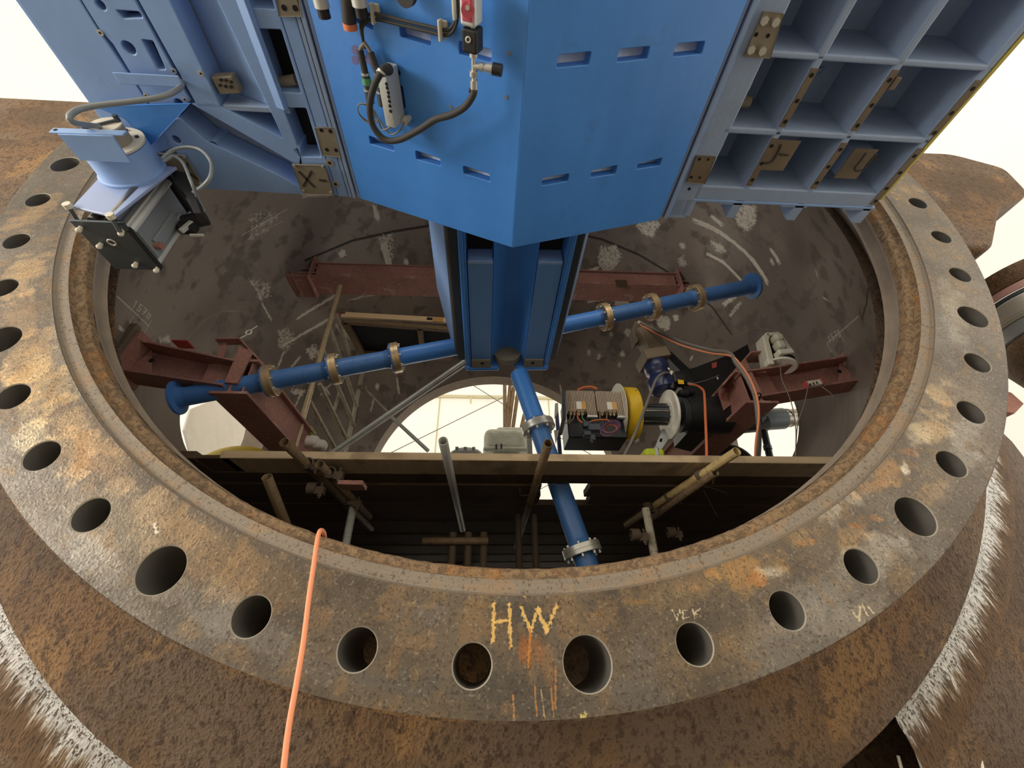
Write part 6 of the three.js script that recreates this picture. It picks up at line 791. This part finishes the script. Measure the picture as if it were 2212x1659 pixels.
for (const [o, n] of [[0, 'upper'], [0.012, 'lower']]) {
  const k = (p) => add3(p, [0, 0, -o]);
  single('cable', n + ' of two black cables clipped across the left cover face', 'cable', hose([[-0.22,-0.7,0.88], [-0.22,-0.7,0.847], [-0.226,-0.697,0.816], [-0.242,-0.69,0.793], [-0.266,-0.679,0.784], [-0.315,-0.658,0.784], [-0.385,-0.628,0.784], [-0.448,-0.601,0.785], [-0.477,-0.591,0.783], [-0.5,-0.584,0.775], [-0.518,-0.581,0.757], [-0.523,-0.579,0.728], [-0.522,-0.58,0.709]].map(k), 0.0048, 120, 8), M.rubber);
}
for (const [p, l] of [[[-0.469,-0.583,0.786], 'cream cable clip at the left end of the two black cables'], [[-0.266,-0.671,0.784], 'cream cable clip in the middle of the two black cables'], [[-0.221,-0.69,0.84], 'cream cable clip beside the red-handled valve']]) { const c = thing('cable_clip', l, 'clip', p); part(c, 'pad', basisBox(p, [0.918, -0.397, 0], [0, 0, 1], 0.03, 0.04, 0.012, 0.003), M.cableTie); part(c, 'strap', basisBox(add3(p, [-0.006, -0.014, 0]), [0.918, -0.397, 0], [0, 0, 1], 0.008, 0.05, 0.02, 0.003), M.cableTie); }
for (const [pts, n] of [[[[-0.52,-0.58,0.708], [-0.54,-0.572,0.686], [-0.541,-0.572,0.659], [-0.539,-0.572,0.628]], 'left'], [[[-0.519,-0.581,0.708], [-0.505,-0.587,0.688], [-0.496,-0.591,0.662], [-0.495,-0.592,0.634]], 'right']]) {
  const L = n === 'left', g = thing('plug_lead', `${n} plug lead with a green band beside the silver manifold block`, 'plug', pts[3]);
  part(g, 'lead', hose(pts, 0.006, 30, 8), M.hoseGrey);
  const a = pts[1], m = L ? [-0.537,-0.578,0.624] : [-0.491,-0.599,0.631], e = L ? [-0.54,-0.577,0.539] : [-0.496,-0.596,0.541], w = mid(m, e, 0.4);
  part(g, 'sleeve', [rod(a, m, 0.0105, 12)], M.rubber); part(g, 'plug', [rod(m, e, 0.012, 14), rod(mid(m, e, 0.55), e, 0.0135, 14)], M.gunmetal); part(g, 'green_band', rod(mid(m, e, 0.12), mid(m, e, 0.34), 0.0145, 14), M.green); part(g, 'screw_ring', [rod(mid(m, e, -0.05), mid(m, e, 0.02), 0.0135, 14), rod(mid(m, e, 0.5), mid(m, e, 0.56), 0.0145, 14)], M.steel);
}
for (const [p, n] of [[[-0.564,-0.562,0.655], 'lower'], [[-0.56,-0.553,0.679], 'upper'], [[-0.515,-0.583,0.667], 'right']]) single('number_tag', `${n} of the round violet tags tied to the plug leads`, 'tag', disc(p, [-0.3, -0.85, 0.4], 0.0125, 0.002, 20), M.violetTag);
{
  const o = [-0.457,-0.63,0.585], g = thing('manifold_block', 'narrow silver manifold block with a row of ports on the left cover face', 'manifold', o), U = [0.918, -0.397, 0.0], W = V([-0.457,-0.629,0.533]).sub(V([-0.465,-0.626,0.63])).normalize().toArray();
  part(g, 'block', basisBox([-0.455,-0.62,0.581], U, W, 0.035, 0.165, 0.07, 0.003), M.alu, 'silver block');
  for (const p of [[-0.455,-0.66,0.632], [-0.455,-0.66,0.621], [-0.454,-0.66,0.608], [-0.455,-0.66,0.596], [-0.455,-0.66,0.583], [-0.456,-0.66,0.569], [-0.457,-0.659,0.553]]) part(g, 'port', disc(p, [-0.397, -0.918, 0], 0.0055, 0.002, 8), M.black);
}
{ const g = thing('hose_elbow', 'steel elbow fitting where the thick black hose meets the cover', 'fitting', [-0.452,-0.621,0.657]); part(g, 'elbow', [rod([-0.459,-0.574,0.639], [-0.447,-0.645,0.666], 0.016, 14), rod([-0.452,-0.659,0.671], [-0.458,-0.675,0.67], 0.014, 14), new THREE.SphereGeometry(0.016, 14, 10).translate(...[-0.447,-0.65,0.668])], M.rubber); part(g, 'collar', rod([-0.459,-0.672,0.671], [-0.463,-0.675,0.666], 0.0145, 16), M.steel); }
single('slim_lead', 'coiled slim grey leads left of the thick black hose', 'lead', [0, 1, 2].map((k) => new THREE.TorusGeometry(0.03 + k * 0.003, 0.0022, 6, 40).rotateX(Math.PI / 2 + 0.2).rotateZ(-0.3).translate(...[-0.565,-0.572,0.504]).translate(k * 0.004, -k * 0.004, 0)), M.hoseGrey);
for (const [p, e, l] of [[[-0.46,-0.612,0.507], [-0.511,-0.595,0.477], 'left of two small round plug sockets under the manifold block'], [[-0.425,-0.627,0.505], [-0.483,-0.607,0.469], 'right of two small round plug sockets under the manifold block']]) { const g = thing('plug_socket', l, 'socket', p); part(g, 'socket', [rod(p, add3(p, [0.397, 0.918, 0], 0.035), 0.011, 14), rod(add3(p, [0.3, 0.9, 0], 0.012), add3(p, [0.3, 0.9, 0], 0.018), 0.017, 4)], M.alu); part(g, 'face', rod(add3(p, [-0.397, -0.918, 0], 0.001), p, 0.0085, 12), M.offWhite); part(g, 'lead', hose([p, add3(mid(p, e, 0.3), [0, -0.02, -0.01]), add3(e, [0, -0.01, -0.01]), [-0.52,-0.603,0.507]], 0.003, 24, 6), M.hoseGrey); }
for (const [p, l] of [[[-0.63,-0.555,0.786], 'left of two silver fittings with black caps at the top edge'], [[-0.504,-0.609,0.81], 'right of two silver fittings with black caps at the top edge']]) { const g = thing('capped_fitting', l, 'fitting', p); const d = V([-0.123,-0.774,0.38]).sub(V([-0.103,-0.783,0.788])).setX(0).normalize().toArray(); part(g, 'body', rod(add3(p, d, -0.05), add3(p, d, 0.005), 0.022, 18), M.alu); part(g, 'cap', rod(add3(p, d, 0.005), add3(p, d, 0.03), 0.018, 18), M.black); }
{ const a = [-0.537,-0.595,0.832], b = [-0.55,-0.59,0.76], e = [-0.551,-0.589,0.744], g = thing('pressure_bottle', 'black cylinder with an orange cap at the top edge', 'cylinder', b); part(g, 'body', rod(a, b, 0.02, 20), M.rubber); part(g, 'cap', rod(b, e, 0.0205, 20), M.orangeCap); }
single('flat_reel', 'edge of a dark round fitting cut by the top of the picture', 'fitting', disc([-0.358,-0.651,0.853], [-0.397, -0.918, 0], 0.03, 0.02, 24), M.rubber);

// ---------- orange cord hung over the flange ----------
single('orange_cord', 'orange air cord hung over the lower edge of the flange', 'cord', hose([[-0.608,-1.87,-0.12], [-0.593,-1.866,-0.06], [-0.583,-1.87,-0.01], [-0.577,-1.883,0.02], [-0.569,-1.918,0.04], [-0.556,-1.984,0.06], [-0.547,-2.049,0.07], [-0.533,-2.146,0.08], [-0.525,-2.224,0.09], [-0.518,-2.295,0.1], [-0.506,-2.365,0.11], [-0.491,-2.422,0.12]], 0.0062, 140, 12), M.orange);

for (const m of Object.values(M)) m.side = THREE.DoubleSide;
renderer.render(scene, camera);
